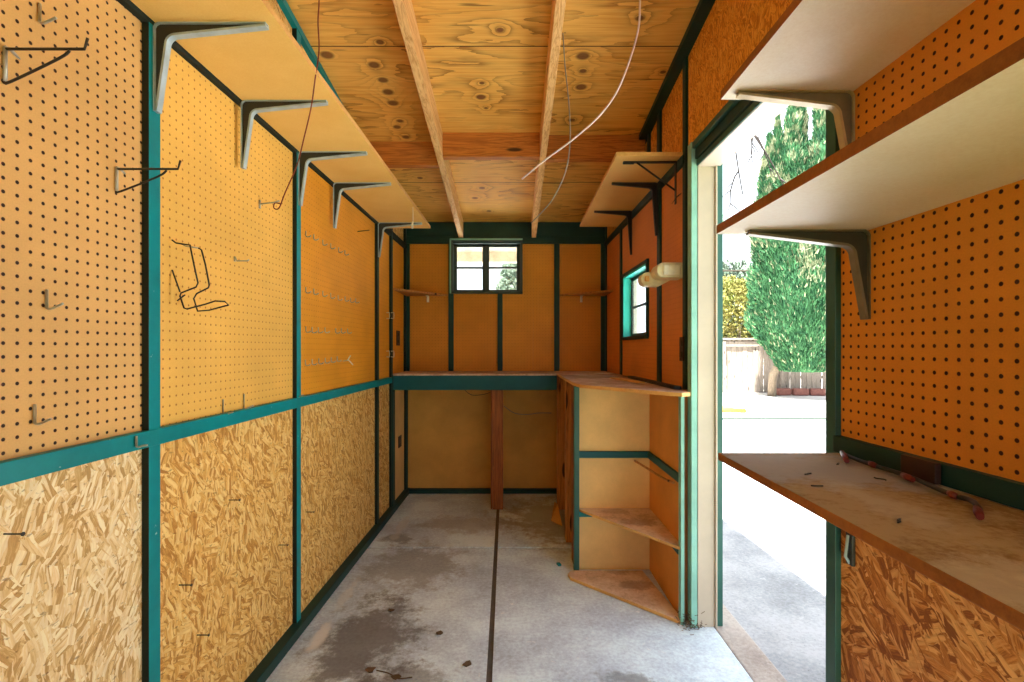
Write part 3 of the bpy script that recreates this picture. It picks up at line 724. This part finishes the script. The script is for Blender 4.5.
MB().tube([th(171, 270, Yh+.0), th(180, 292, Yh)], .002, 6).tube([th(171.5, 300, Yh+.02), th(180, 294, Yh+.02)], .002, 6).build('back_wire', M['black_wire'], t)
sm = thing('peg_hook', (0, 0, 0), 'x', 'hook')
MB().tube([(-.002, 0, .006), (.006, 0, .002), (.01, 0, -.006), (.045, 0, -.006), (.05, 0, -.002)], .0025, 8).build('prong', M['zinc'], sm)
MB().tube([(.003, 0, .008), (.003, 0, -.008)], .0035, 8).build('back_leg', M['zinc'], sm)
place(sm, 234, 259, 'small straight prong hook right of the bent wire tool holder', HOOKS_G)
lh = thing('peg_hook', (0, 0, 0), 'x', 'hook')
MB().tube([(.003, 0, .014), (.003, 0, -.016)], .004, 8).build('back_leg', M['zinc'], lh)
MB().tube([(.003, 0, 0), (.055, 0, .006), (.075, 0, .012)], .0028, 8).build('prong', M['zinc'], lh)
place(lh, 259, 204, 'long prong hook holding the end of the red wire', HOOKS_G)
# red wire
def PX(px, py, Y): return ((px-512)/493*Y, Y, H-(py-349)/493*Y)
pts = [PX(281, 204, 1.80), PX(275, 203, 1.80), PX(274, 208, 1.80), PX(279, 208, 1.80), PX(285, 193, 1.76), PX(297, 165, 1.70), PX(304, 138, 1.64), PX(311, 108, 1.57), PX(315, 80, 1.50), PX(319, 50, 1.5), PX(318, 22, 1.5), PX(319, 0, 1.5), PX(317, -30, 1.5), PX(318, -82, 1.5)]
tag(MB().tube(curve_pts(pts, 6), .0022, 8).build('electrical_wire', M['red_wire'], base=pts[0]), 'thin red wire dangling from the ceiling to a left wall hook', 'wire')
# rows of small hooks on the orange panel
sh = thing('peg_hook', (0, 0, 0), 'x', 'hook')
MB().tube([(.004, 0, .020), (.004, 0, 0), (.006, 0, -.004)], .0026, 6).build('back_leg', M['zinc'], sh)
MB().tube(curve_pts([(.005, 0, -.004), (.012, 0, -.006), (.022, 0, -.004), (.026, 0, .001)], 3), .0026, 6).build('prong', M['zinc'], sh)
ords = ['first', 'second', 'third', 'fourth', 'fifth', 'sixth', 'seventh', 'eighth']
rows = [('top', [(20, 62), (52, 75), (88, 96), (120, 110), (152, 125), (177, 136)]),
        ('second', [(20, 287), (52, 293), (88, 301), (120, 309), (150, 317), (178, 321), (200, 326), (220, 328)]),
        ('third', [(20, 445), (45, 447), (70, 447), (97, 447), (140, 449), (163, 449), (188, 450)]),
        ('bottom', [(18, 578), (45, 575), (72, 572), (98, 569), (122, 566), (146, 562)])]
for rn, pp in rows:
    for i, (zx, zy) in enumerate(pp):
        place(sh, 300+zx/4.01, 220+zy/4.01, '%s hook from the left in the %s row on the orange pegboard' % (ords[i], rn), 'small hooks in rows on the orange pegboard')
cl = thing('peg_clip', (0, 0, 0), 'x', 'hook')
MB().tube([(.003, 0, 0), (.03, -.01, .004), (.05, -.02, .03)], .003, 6).tube([(.003, 0, 0), (.03, .01, .004), (.05, .02, -.022)], .003, 6).build('jaw', M['white_cord'], cl)
place(cl, 342.5, 361, 'white spring clip hook at the end of the bottom hook row', 'odd hooks')
nl = thing('straight_peg', (0, 0, 0), 'x', 'hook')
MB().tube([(0, 0, 0), (.07, 0, .008)], .0025, 6).build('pin', M['black_wire'], nl)
place(nl, 357.5, 231.5, 'single straight dark pin high on the orange pegboard', 'odd hooks')
st = thing('wire_loop', (0, 0, 0), 'x', 'hook')
MB().tube([(.0, 0, .02), (.02, 0, .022), (.022, 0, 0), (.02, 0, -.022), (0, 0, -.02)], .003, 6).build('loop', M['white_cord'], st)
for px, py, lab in ((386.5, 315.5, 'upper left white wire loop by the last green stud of the left wall'), (386.5, 354, 'lower left white wire loop by the last green stud of the left wall')):
    place(st, px, py, lab, 'white wire loops')
for px, py, lab in ((391, 315.5, 'upper right white wire loop on the last green stud of the left wall'), (391, 354, 'lower right white wire loop on the last green stud of the left wall')):
    place(st, px, py, lab, 'white wire loops', .018)
nw = thing('nail', (0, 0, 0), 'x', 'nail')
MB().tube([(0, 0, 0), (.034, 0, 0)], .0017, 6).build('shank', M['black_wire'], nw)
MB().tube([(.034, 0, 0), (.036, 0, 0)], .004, 8).build('head', M['black_wire'], nw)
for px, py, lab in ((179, 585, 'nail sticking out at mid height of the golden strand board'), (197, 635, 'lowest nail sticking out of the golden strand board'), (229, 500, 'topmost nail sticking out of the golden strand board'),
                    (279, 545, 'rightmost nail sticking out of the golden strand board'), (306, 512, 'nail just beyond the second teal stud on strand board'), (4, 534, 'nail at the left edge of the pale strand board')):
    place(nw, px, py, lab, 'nails in the lower left wall')
# outlets
def outlet(name, side, Y, z, label, w_=.07, h_=.115, d=.0):
    mp = LW if side == 0 else RW
    o = thing(name, mp(d, Y, z), label, 'outlet')
    MB().box(d, d+.006, Y-w_/2, Y+w_/2, z-h_/2, z+h_/2, mp).build('cover_plate', M['brown_plastic'], o, bevel=.002)
    for k in (-1, 1):
        MB().box(d+.005, d+.010, Y-.016, Y+.016, z+k*.026-.014, z+k*.026+.014, mp).build('socket', M['black_wire'], o, bevel=.003)
    return o
outlet('wall_outlet', 0, 3.84, zrel(.085), 'brown outlet on the left pegboard above the back workbench', .10)
outlet('wall_outlet', 0, 3.88, H-(441-349)*3.9/493, 'brown outlet under the back workbench on the left wall', .09, .09, .004)
outlet('wall_outlet', 1, 2.26-.0+.0, zrel(.0), 'narrow brown outlet on the right wall stud by the doorway', .05, .11, .012)

# ================================================================== CEILING CABLES
def cable(name, pts, r, mat, label, cat='cable'):
    return tag(MB().tube(curve_pts(pts, 6), r, 8).build(name, M[mat], base=pts[0]), label, cat)
cable('ceiling_cable', [PX(640, -44, 1.75), PX(640, 0, 1.76), PX(637, 35, 1.78), PX(620, 85, 1.82), PX(600, 115, 1.86), PX(572, 140, 1.92), PX(545, 160, 1.98), PX(522, 179, 2.05)], .0036, 'pink_cable', 'long pinkish cable swooping from the ceiling across the right rafter')
cc = [PX(563, 33, 2.12), PX(565, 65, 2.12), PX(569, 105, 2.14), PX(570, 140, 2.16), PX(566, 170, 2.2), PX(554, 197, 2.26), PX(542, 212, 2.32), PX(531, 223, 2.38)]
cable('hanging_wire', cc, .0026, 'grey_cable', 'thin grey wire hanging from a nail beside the right rafter')
nz = PX(563, 31, 2.125); t = thing('ceiling_nail', nz, 'bent nail holding the grey wire beside the right rafter', 'nail')
MB().tube([(nz[0], nz[1], zc(2.125)+.002), (nz[0], nz[1], nz[2]-.005), (nz[0]+.012, nz[1], nz[2]-.008)], .002, 6).build('shank', M['black_wire'], t)
MB().tube([(nz[0]-.01, nz[1], nz[2]+.004), (nz[0]+.014, nz[1], nz[2]+.004)], .003, 6).build('tie', M['white_cord'], t)
cp = PX(413, 207.5, 2.89); t = thing('pull_cord', (cp[0], cp[1], SZ), 'short white pull cord dangling under the far end of the left shelf', 'cord')
MB().tube([(cp[0], cp[1], SZ), (cp[0], cp[1], SZ-.10)], .0022, 6).build('cord', M['white_cord'], t)
MB().tube([(cp[0], cp[1], SZ-.085), (cp[0]-.004, cp[1], SZ-.10), (cp[0]-.004, cp[1], SZ-.125)], .005, 8, radii=[.003, .006, .007]).build('knob', M['white_cord'], t)
cable('bench_wire', [(-.068, 4.05, H-(406-349)*4.05/493), (.02, 4.07, H-(413-349)*4.07/493), (.12, 4.07, H-(414.5-349)*4.07/493), (.22, 4.07, H-(413-349)*4.07/493), (.325, 4.07, H-(413-349)*4.07/493)], .0025, 'grey_cable', 'thin wire stapled along the wall under the back workbench')
cable('bench_wire', [(-.40, 4.075, H-(389-349)*4.07/493), (-.33, 4.07, H-(395-349)*4.07/493), (-.22, 4.07, H-(394-349)*4.07/493), (-.16, 4.07, H-(391-349)*4.07/493)], .0025, 'black_wire', 'short dark wire under the back workbench left of its leg')

# ================================================================== WALL LIGHT (right wall)
t = thing('wall_light', RW(0, 2.42, zrel(.36)), 'yellowed plastic wall light on the right wall above the bench', 'light')
b = MB(); q = []
for k in range(9):
    an = PI/2+PI*k/8; q.append((.655+.033*math.cos(an), .338+.033*math.sin(an)))
q += [(.71, .303), (.79, .345), (.79, .375)]
vs = [(x, 2.38, H+z) for x, z in q]+[(x, 2.44, H+z) for x, z in q]; n = len(q)
b.add(vs, [list(range(n)), list(range(2*n-1, n-1, -1))]+[[i, n+i, n+(i+1) % n, (i+1) % n] for i in range(n)]); b.build('arm', M['plastic'], t, bevel=.003)
MB().box(.640, .662, 2.372, 2.381, zrel(.326), zrel(.352)).build('switch', M['gold_edge'], t, bevel=.003)
b = MB(); q = []
for k in range(9):
    an = PI/2+PI*k/8; q.append((.698+.035*math.cos(an), .363+.035*math.sin(an)))
q += [(.792, .328), (.792, .398)]
vs = [(x, 2.26, H+z) for x, z in q]+[(x, 2.36, H+z) for x, z in q]; n = len(q)
b.add(vs, [list(range(n)), list(range(2*n-1, n-1, -1))]+[[i, n+i, n+(i+1) % n, (i+1) % n] for i in range(n)]); b.build('lamp_housing', M['plastic'], t, bevel=.005)
MB().box(.690, .772, 2.248, 2.262, zrel(.338), zrel(.388)).build('lens', M['lens'], t, bevel=.008)

# ================================================================== THINGS ON THE BENCH AND COUNTER
p0, p1 = (RW(.045, 3.1, 0)[0], 3.08), (RW(.05, 2.24, 0)[0]-.004, 2.20)
t = thing('angle_iron', (p1[0], p1[1], CT), 'dark metal angle bar lying on the bench along the right wall', 'metal bar')
b = MB(); vs = []
for z in (CT+.001, CT+.014):
    for (x, y) in (p0, p1): vs += [(x-.018, y, z), (x+.018, y, z)]
b.add(vs, [(0, 2, 3, 1), (4, 5, 7, 6), (0, 1, 5, 4), (2, 6, 7, 3), (0, 4, 6, 2), (1, 3, 7, 5)]); b.build('bar', M['black_steel'], t, bevel=.002)
tag(MB().prism([(.60, 3.02), (.655, 3.0), (.70, 2.60), (.66, 2.62)], CT+.001, CT+.008).build('wood_offcut', M['gold_edge'], base=(.65, 2.8, CT)), 'thin pale wood strip lying on the corner bench', 'wood strip')
tag(MB().prism([(.60, 3.62), (.66, 3.70), (.76, 3.66), (.70, 3.56)], CT+.001, CT+.003).build('paper_scrap', M['white_cord'], base=(.66, 3.63, CT)), 'pale scrap of paper at the back of the corner bench', 'paper')
tag(MB().tube(curve_pts([(.66, 2.655, zrel(-.602)), (.70, 2.52, zrel(-.615)), (.722, 2.36, zrel(-.618)), (.728, 2.24, zrel(-.605)), (.722, 2.2, zrel(-.595))], 5), .006, 8).build('bent_lath', M['stud_wood'], base=(.70, 2.5, zrel(-.6))), 'pale bent strip sticking out below the blue green shelf rail', 'wood strip')
b = MB(); b.add([(.27, 3.40, .004), (.335, 3.28, .01), (.315, 3.60, .07), (.335, 3.60, .05), (.27, 3.40, .010), (.335, 3.28, .018), (.310, 3.60, .076), (.33, 3.60, .06)], [(0, 1, 3, 2), (4, 6, 7, 5), (0, 4, 5, 1), (1, 5, 7, 3), (3, 7, 6, 2), (2, 6, 4, 0)])
tag(b.build('board_scrap', M['gold_edge'], base=(.3, 3.4, 0)), 'broken pale board scrap leaning under the bench beside its wooden leg', 'wood scrap')
tag(MB().prism([(.245, 2.72), (.262, 2.725), (.27, 2.70), (.255, 2.695)], .001, .012).build('plastic_scrap', M['teal'], base=(.26, 2.71, 0)), 'tiny green plastic scrap on the floor beside the corner bench', 'litter')
# pipe with red rubber cuffs on the near counter
def cpt(px, py, lift=0):
    Y = (.25-lift)*493/(py-349); return ((px-512)/493*Y, Y, cz+lift)
t = thing('clamp_rod', cpt(900, 482, .0), 'rusty metal rod with red rubber rings lying along the near right counter', 'metal rod')
rod = [cpt(846, 455, .010), cpt(858, 460, .010), cpt(876, 466, .010), cpt(910, 477, .010), cpt(950, 494, .010), cpt(970, 500, .011), cpt(978, 507, .012), cpt(980, 516, .008)]
MB().tube(curve_pts(rod, 5), .0042, 10).build('rod', M['black_steel'], t)
for i, (a_, b_) in enumerate((((842, 452), (847, 461)), ((869, 463), (877, 466.5)), ((903, 475), (913, 480)), ((949, 493), (957, 497)), ((977, 508), (980, 517)))):
    MB().tube([cpt(a_[0], a_[1], .010), cpt((a_[0]+b_[0])/2, (a_[1]+b_[1])/2, .0115), cpt(b_[0], b_[1], .010)], .0055, 10, radii=[.0048, .0062, .0048]).build('rubber_ring', M['red_paint'], t)
tag(MB().box(.0175, .030, .905, .985, cz+.001, cz+.040, RW).build('hinge_plate', M['brown_plastic'], base=RW(.02, .95, cz), bevel=.002), 'dark flat plate leaning on the green rail behind the rod', 'plate')
def bits(px, py, k, label):
    p = cpt(px, py, .002); r_ = random.Random(k); a = r_.uniform(0, PI)
    pts = [(p[0]+math.cos(a)*s-.003*math.sin(s*300), p[1]+math.sin(a)*s, p[2]+.0005) for s in (-.010, -.004, .003, .010)]
    return tag(MB().tube(curve_pts(pts, 3), .0014, 6).build('bent_nail', M['black_wire'], base=p), label, 'nail', 'bent nails on the near counter')
for px, py, k, lab in ((808, 474, 1, 'bent nail at the doorway end of the near counter, nearer the edge'), (817, 486, 2, 'bent nail lowest of the group near the counter end'), (899, 521, 3, 'lone bent nail in the middle of the near counter'),
                       (838, 464, 4, 'bent nail next to the first red ring of the rod'), (880, 479, 5, 'bent nail just in front of the rod')):
    bits(px, py, k, lab)
Yk, zk = 1.165, H-(548-349)*1.165/493
t = thing('latch_hook', RW(0, Yk, zk), 'small grey metal latch on the orange strand board below the counter', 'latch')
MB().box(.0, .008, Yk-.012, Yk+.012, zk-.04, zk+.045, RW).build('plate', M['steel_dark'], t, bevel=.002)
MB().tube([RW(.010, Yk, zk+.03), RW(.016, Yk, zk-.02), RW(.006, Yk, zk-.036)], .0035, 8).build('hook', M['steel'], t)
# floor litter
def leaf(px, py, k, label):
    Y = H*493/(py-349); X = (px-512)/493*Y; r_ = random.Random(k); n = 7; a0 = r_.uniform(0, 6)
    poly = [(X+.022*r_.uniform(.5, 1.1)*math.cos(a0+i*2*PI/n), Y+.016*r_.uniform(.4, 1.1)*math.sin(a0+i*2*PI/n)) for i in range(n)]
    b = MB(); c = len(poly); vs = [(x, y, .002+r_.uniform(0, .008)) for x, y in poly]+[(x, y, z+.0012) for (x, y, z) in [(p[0], p[1], .004) for p in poly]]
    b.add(vs, [list(reversed(range(c))), [c+i for i in range(c)]]+[[i, (i+1) % c, c+(i+1) % c, c+i] for i in range(c)])
    return tag(b.build('dry_leaf', M['dry_leaf'], base=(X, Y, 0)), label, 'leaf', 'dry leaves on the floor')
for px, py, k, lab in ((371, 671, 1, 'brown dry leaf on the floor near the left wall'), (396, 678, 2, 'dark curled leaf on the floor nearest the camera'), (391, 611, 3, 'tiny brown leaf further back on the left floor slab'),
                       (440, 634, 4, 'small leaf in the middle of the left floor slab'), (467, 665, 5, 'leaf crumb just left of the central floor joint')):
    leaf(px, py, k, lab)
tw = [PX_ for PX_ in ((-.50, 1.82, .004), (-.45, 1.80, .006), (-.41, 1.775, .004), (-.36, 1.78, .005))]
tag(MB().tube(curve_pts(tw, 4), .0022, 6).build('twig', M['dry_leaf'], base=tw[0]), 'thin dark twig on the floor in front of the left slab stain', 'twig')
b = MB(); r_ = random.Random(5)
for i in range(160):
    x = r_.gauss(.765, .022); y = r_.gauss(2.11, .022); z = abs(r_.gauss(0, .022))+.003; a = r_.uniform(0, 2*PI); s = r_.uniform(.008, .022); e = r_.uniform(-.6, .6)
    d_ = Vector((math.cos(a)*math.cos(e), math.sin(a)*math.cos(e), abs(math.sin(e)))); p = Vector((x, y, z))
    b.tube([p, p+d_*s], .0011, 4)
tag(b.build('leaf_litter', M['dry_leaf'], base=(.765, 2.11, 0)), 'clump of dry leaf litter and cobweb at the foot of the doorway posts', 'leaf litter', None, 'stuff')

# ================================================================== OUTSIDE
G = -.04
pt = struct('ground', (5, 8, G), 'pale concrete yard around the shed', 'ground')
MB().box(-20, 40, -.6, 60, G-.1, G-.002).build('yard_slab', M['yard'], pt)
MB().box(-20, 40, -14, -.62, G-.1, G-.004).build('dark_unseen_ground', M['dark_unseen_ground'], pt)  # unseen ground behind the camera, added dark to hold back bounce light
pa = struct('patio', (3, 3, G), 'speckled patio slab outside the doorway', 'patio')
MB().box(.992, 9.5, -.6, 8.45, G-.08, G+.006).build('patio_slab', M['patio'], pa)
dr = thing('drain_channel', (6, 8.6, G), 'long narrow grey green drain strip crossing the patio', 'drain')
MB().box(1.2, 14, 8.45, 8.80, G-.03, G+.012).build('channel', M['drain'], dr)
MB().box(1.2, 14, 8.56, 8.70, G+.012, G+.016).build('grate', M['dark_and_shade'], dr)
# fence
fe = thing('wooden_fence', (9, 13.9, G), 'weathered grey wooden board fence across the far yard', 'fence')
FT = H+(349-338)*13.9/493
r_ = random.Random(3)
x = 5.0; i = 0
while x < 19.4:
    w_ = .138+r_.uniform(-.004, .004); h_ = FT-.04+r_.uniform(-.02, .015) if x < 7.6 else FT-.50+r_.uniform(-.06, .05)+min(.45, (x-7.6)*.12)
    y_ = 13.9+r_.uniform(-.008, .008)
    q = [(x, G), (x+w_, G), (x+w_, h_-.03), (x+w_-.03, h_), (x+.03, h_), (x, h_-.03)]
    vs = [(a, y_, c) for a, c in q]+[(a, y_+.02, c) for a, c in q]
    MB().add(vs, [list(range(6)), list(range(11, 5, -1))]+[[k, 6+k, 6+(k+1) % 6, (k+1) % 6] for k in range(6)]).build('board', M['fence'], fe)
    x += .15; i += 1
for z in (.35, 1.15): MB().box(5, 19.4, 13.92, 13.97, z, z+.09).build('back_rail', M['fence'], fe)
MB().box(5, 7.6, 13.84, 13.99, FT-.05, FT).build('cap_rail', M['fence'], fe)
MB().box(5, 7.6, 13.87, 13.9, FT-.24, FT-.10).build('top_board', M['fence'], fe)
for px_ in (5.9, 7.55, 9.9, 12.3, 14.7, 17.1, 19.3): MB().box(px_, px_+.09, 13.80, 13.89, G, FT-.1).build('fence_post', M['fence'], fe)

def tufts(b, pts, ln, wd, up, rnd, mi=None):
    """little pointed leaf sprays standing out of a crown"""
    for p, nrm in pts:
        d = (nrm*rnd.uniform(.4, 1)+Vector((rnd.gauss(0, .35), rnd.gauss(0, .35), up+rnd.gauss(0, .35)))).normalized()
        s = d.cross(Vector((rnd.gauss(0, 1), rnd.gauss(0, 1), rnd.gauss(0, 1)))).normalized()
        L_ = ln*rnd.uniform(.6, 1.3); w_ = wd*rnd.uniform(.7, 1.3); m = mi(p) if mi else 0
        t2 = d.cross(s)
        b.add([p-s*w_, p+s*w_, p+d*L_*.6+s*w_*.6+t2*w_*.5, p+d*L_, p+d*L_*.6-s*w_*.7+t2*w_*.5], [(0, 1, 2, 3, 4)], m)
def crown(b, rnd, c, r, h, n, ln, wd, up, prof, mi=None, core=0):
    pts = []
    for i in range(n):
        u = rnd.random(); a = rnd.uniform(0, 2*PI); rad = prof(u)*r*(1+.14*mnoise.noise(Vector((math.cos(a)*2.2, math.sin(a)*2.2, u*h*1.2))))*rnd.uniform(.86, 1.04)
        pts.append((Vector((c[0]+math.cos(a)*rad, c[1]+math.sin(a)*rad, c[2]+u*h)), Vector((math.cos(a), math.sin(a), 0))))
    tufts(b, pts, ln, wd, up, rnd, mi)
    ns, nz = 14, 14; vs = []; fs = []
    for j in range(nz+1):
        u = j/nz
        for k in range(ns):
            a = 2*PI*k/ns; rad = max(.01, prof(u)*r*.86*(1+.14*mnoise.noise(Vector((math.cos(a)*2.2, math.sin(a)*2.2, u*h*1.2)))))
            vs.append((c[0]+math.cos(a)*rad, c[1]+math.sin(a)*rad, c[2]+u*h))
    for j in range(nz):
        for k in range(ns): fs.append([j*ns+k, j*ns+(k+1) % ns, (j+1)*ns+(k+1) % ns, (j+1)*ns+k])
    b.add(vs, fs, core, True); return b
# cypress: several spires rising out of one body
r_ = random.Random(11)
cyx, cyy = 7.32, 12.4
cy = thing('cypress_tree', (cyx, cyy, G), 'tall dense green cypress with several spires in front of the fence', 'tree')
b = MB()
def pale(p):
    d1 = math.hypot((p.x-6.86)/.40, (p.z-3.1)/.62)+1.1*mnoise.noise(p*6); d2 = math.hypot((p.x-7.9)/.4, (p.z-2.6)/.5)+1.0*mnoise.noise(p*6)
    d3 = .62+.9*mnoise.noise(p*4.5+Vector((4, 1, 2)))
    hi = p.z > 3.6
    return 1 if (min(d1, d2) < .62 or (hi and d3 < .48) or r_.random() < .07) else 0
body = lambda u: min(1, .42+2.6*u) if u < .22 else (1 if u < .6 else 1-.42*((u-.6)/.4)**1.3)
crown(b, r_, (cyx, cyy, .62), 1.18, 5.0, 30000, .13, .014, 1.3, body, pale)
spire = lambda u: max(.02, (1-u)**.8*(1+.25*math.sin(u*19)))
for sx_, sy_, r0, z0_, h_ in ((-.98, 0, .34, 3.9, 2.0), (-.80, .1, .34, 4.3, 2.3), (-.58, .1, .36, 4.6, 2.5), (-.36, -.1, .38, 4.8, 2.7), (-.14, .1, .36, 4.9, 2.8), (.08, .2, .36, 4.9, 2.9), (.30, -.2, .38, 4.8, 3.1), (.52, .1, .36, 4.8, 2.9), (.74, .1, .36, 4.6, 2.7), (.98, 0, .36, 4.1, 2.4), (-.1, .6, .4, 4.4, 2.4), (.4, .6, .4, 4.4, 2.4)):
    crown(b, r_, (cyx+sx_, cyy+sy_, z0_), r0*.8, h_, 2600, .13, .013, 2.2, spire, pale)
b.build('foliage', [M['cypress'], M['cypress_pale']], cy)
MB().tube([(cyx-.52, cyy+.5, G), (cyx-.50, cyy+.5, .5), (cyx-.3, cyy, 1.4)], .14, 12, radii=[.11, .10, .09]).build('trunk', M['bark'], cy)
# bush behind the fence
def blob(name, c, rx, ry, rz, n, ln, wd, mat, label, cat, seed, trunk=True):
    rr = random.Random(seed); b = MB(); pts = []
    for i in range(n):
        v = Vector((rr.gauss(0, 1), rr.gauss(0, 1), rr.gauss(0, 1))).normalized(); k = rr.uniform(.72, 1.05)*(1+.22*mnoise.noise(v*2.3+Vector((seed, 0, 0))))
        pts.append((Vector((c[0]+v.x*rx*k, c[1]+v.y*ry*k, c[2]+v.z*rz*k)), v))
    tufts(b, pts, ln, wd, .3, rr)
    t_ = thing(name, (c[0], c[1], G), label, cat)
    b.build('foliage', mat, t_)
    MB().tube([(c[0], c[1], G), (c[0]+.05, c[1], c[2]*.5), (c[0], c[1]+.05, c[2])], .07, 10, radii=[.09, .07, .04]).build('trunk', M['bark'], t_)
    return t_
blob('leafy_bush', (7.1, 15.4, 2.0), 1.25, .9, 1.35, 9000, .10, .04, M['bush'], 'yellow green leafy bush rising behind the fence', 'bush', 21)
blob('distant_tree', (9.3, 21, 3.0), 1.9, 1.3, 1.75, 5000, .20, .07, M['grey_leaf'], 'hazy grey green tree far beyond the yellow green bush', 'tree', 23)
blob('distant_tree', (.35, 14.5, 2.4), .75, .8, 1.7, 5000, .13, .05, M['grey_leaf'], 'grey green tree seen through the small back window', 'tree', 29)
# palm beyond the door jamb
pm = thing('palm_tree', (6.6, 17.4, G), 'palm with drooping green fronds showing beside the door jamb', 'palm')
MB().tube([(6.6, 17.5, G), (6.66, 17.45, 2.5), (6.6, 17.4, 5.75)], .14, 12, radii=[.2, .15, .13]).build('trunk', M['bark'], pm)
rr = random.Random(9)
for k in range(16):
    a = 2*PI*k/16+rr.uniform(-.1, .1); L_ = rr.uniform(1.0, 1.35); e = rr.uniform(.1, .9); b = MB(); o_ = Vector((6.6, 17.4, 5.75)); pp = []
    for s in range(9):
        u = s/8; pp.append(o_+Vector((math.cos(a)*L_*u, math.sin(a)*L_*u, L_*(e*u-1.1*u*u*(.6+.5*e)))))
    b.tube(pp, .015, 6, radii=[.02*(1-.8*i/8) for i in range(9)])
    for s in range(1, 9):
        for q in range(4):
            f = (s-1+q/4)/8; p = pp[s-1].lerp(pp[s], q/4); d = (pp[s]-pp[s-1]).normalized(); sd_ = d.cross(Vector((0, 0, 1))).normalized()
            for g in (-1, 1):
                tip = p+(sd_*g*.7+d*.6+Vector((0, 0, -.55))).normalized()*.42*(1-.5*f)
                b.add([p-d*.014, p+d*.014, tip], [(0, 1, 2)])
    b.build('frond', M['palm'], pm)
# vine hanging from the eave outside the door
vn = thing('bare_vine', (1.0, 2.4, zc(2.4)), 'bare grey twigs hanging from the eave outside the doorway', 'vine')
rr = random.Random(17)
def twig(b, p, d, L_, r, depth):
    pts = [Vector(p)]; d = Vector(d).normalized()
    for k in range(6):
        d = (d+Vector((rr.gauss(.01, .15), rr.gauss(0, .12), rr.gauss(0, .08)-.12))).normalized(); pts.append(pts[-1]+d*L_/6)
        if depth and k in (1, 2, 4): twig(b, pts[-1], d+Vector((rr.choice((-1, 1))*.9, 0, .1)), L_*.3, r*.7, depth-1)
    b.tube(pts, r, 5, radii=[r*(1-.09*i) for i in range(7)])
for x_, y_, L_ in ((1.05, 2.36, .62), (1.05, 2.26, .74), (1.05, 2.16, .70), (1.05, 2.08, .55)):
    b = MB(); twig(b, (x_-.06, y_, zc(y_)), (.02, .02, -1), L_, .0052, 2); b.build('branch', M['twig'], vn)
cable('power_line', [(3, 20, H+3.3), (9, 20, H+3.17), (15, 20.2, H+3.2), (30, 21, H+3.8)], .035, 'black_wire', 'dark overhead power line crossing the sky outside')
# edging stones
bs = thing('edging_brick', (0, 0, 0), 'x', 'brick')
MB().box(-.20, .20, -.10, .10, 0, .19).build('block', M['brick'], bs, bevel=.045)
for i, (px, lab) in enumerate(((783, 'pinkish edging block leftmost under the cypress'), (799, 'pinkish edging block in the middle under the cypress'), (815, 'pinkish edging block rightmost under the cypress'))):
    Y = 13.1; X = (px-512)/493*Y
    if i == 0: bs.location = (X, Y, G); bs['label'] = lab; bs['group'] = 'edging blocks by the fence'; bs.rotation_euler.z = .15
    else: dup(bs, (X, Y-.05*i, G), (0, 0, -.08*i), lab, 'edging blocks by the fence')
# yellow ramp board
t = thing('yellow_board', (4.3, 9.8, G), 'yellow and orange board lying at the left of the patio', 'board')
b = MB(); b.add([(3.6, 9.7, G+.01), (4.55, 9.55, G+.01), (4.35, 10.1, G+.02), (3.6, 10.3, G+.16), (3.6, 9.7, G+.05), (4.55, 9.55, G+.04), (4.35, 10.1, G+.07), (3.6, 10.3, G+.24)], [(3, 2, 1, 0), (4, 5, 6, 7), (0, 1, 5, 4), (1, 2, 6, 5), (2, 3, 7, 6), (3, 0, 4, 7)])
b.build('panel', M['yellow'], t); 
MB().tube([(3.6, 9.62, G+.05), (4.5, 9.50, G+.04)], .045, 8).build('edge_tube', M['orange'], t)
for o in list(bpy.data.objects):
    for k in ('_base', '_rel'):
        if k in o: del o[k]
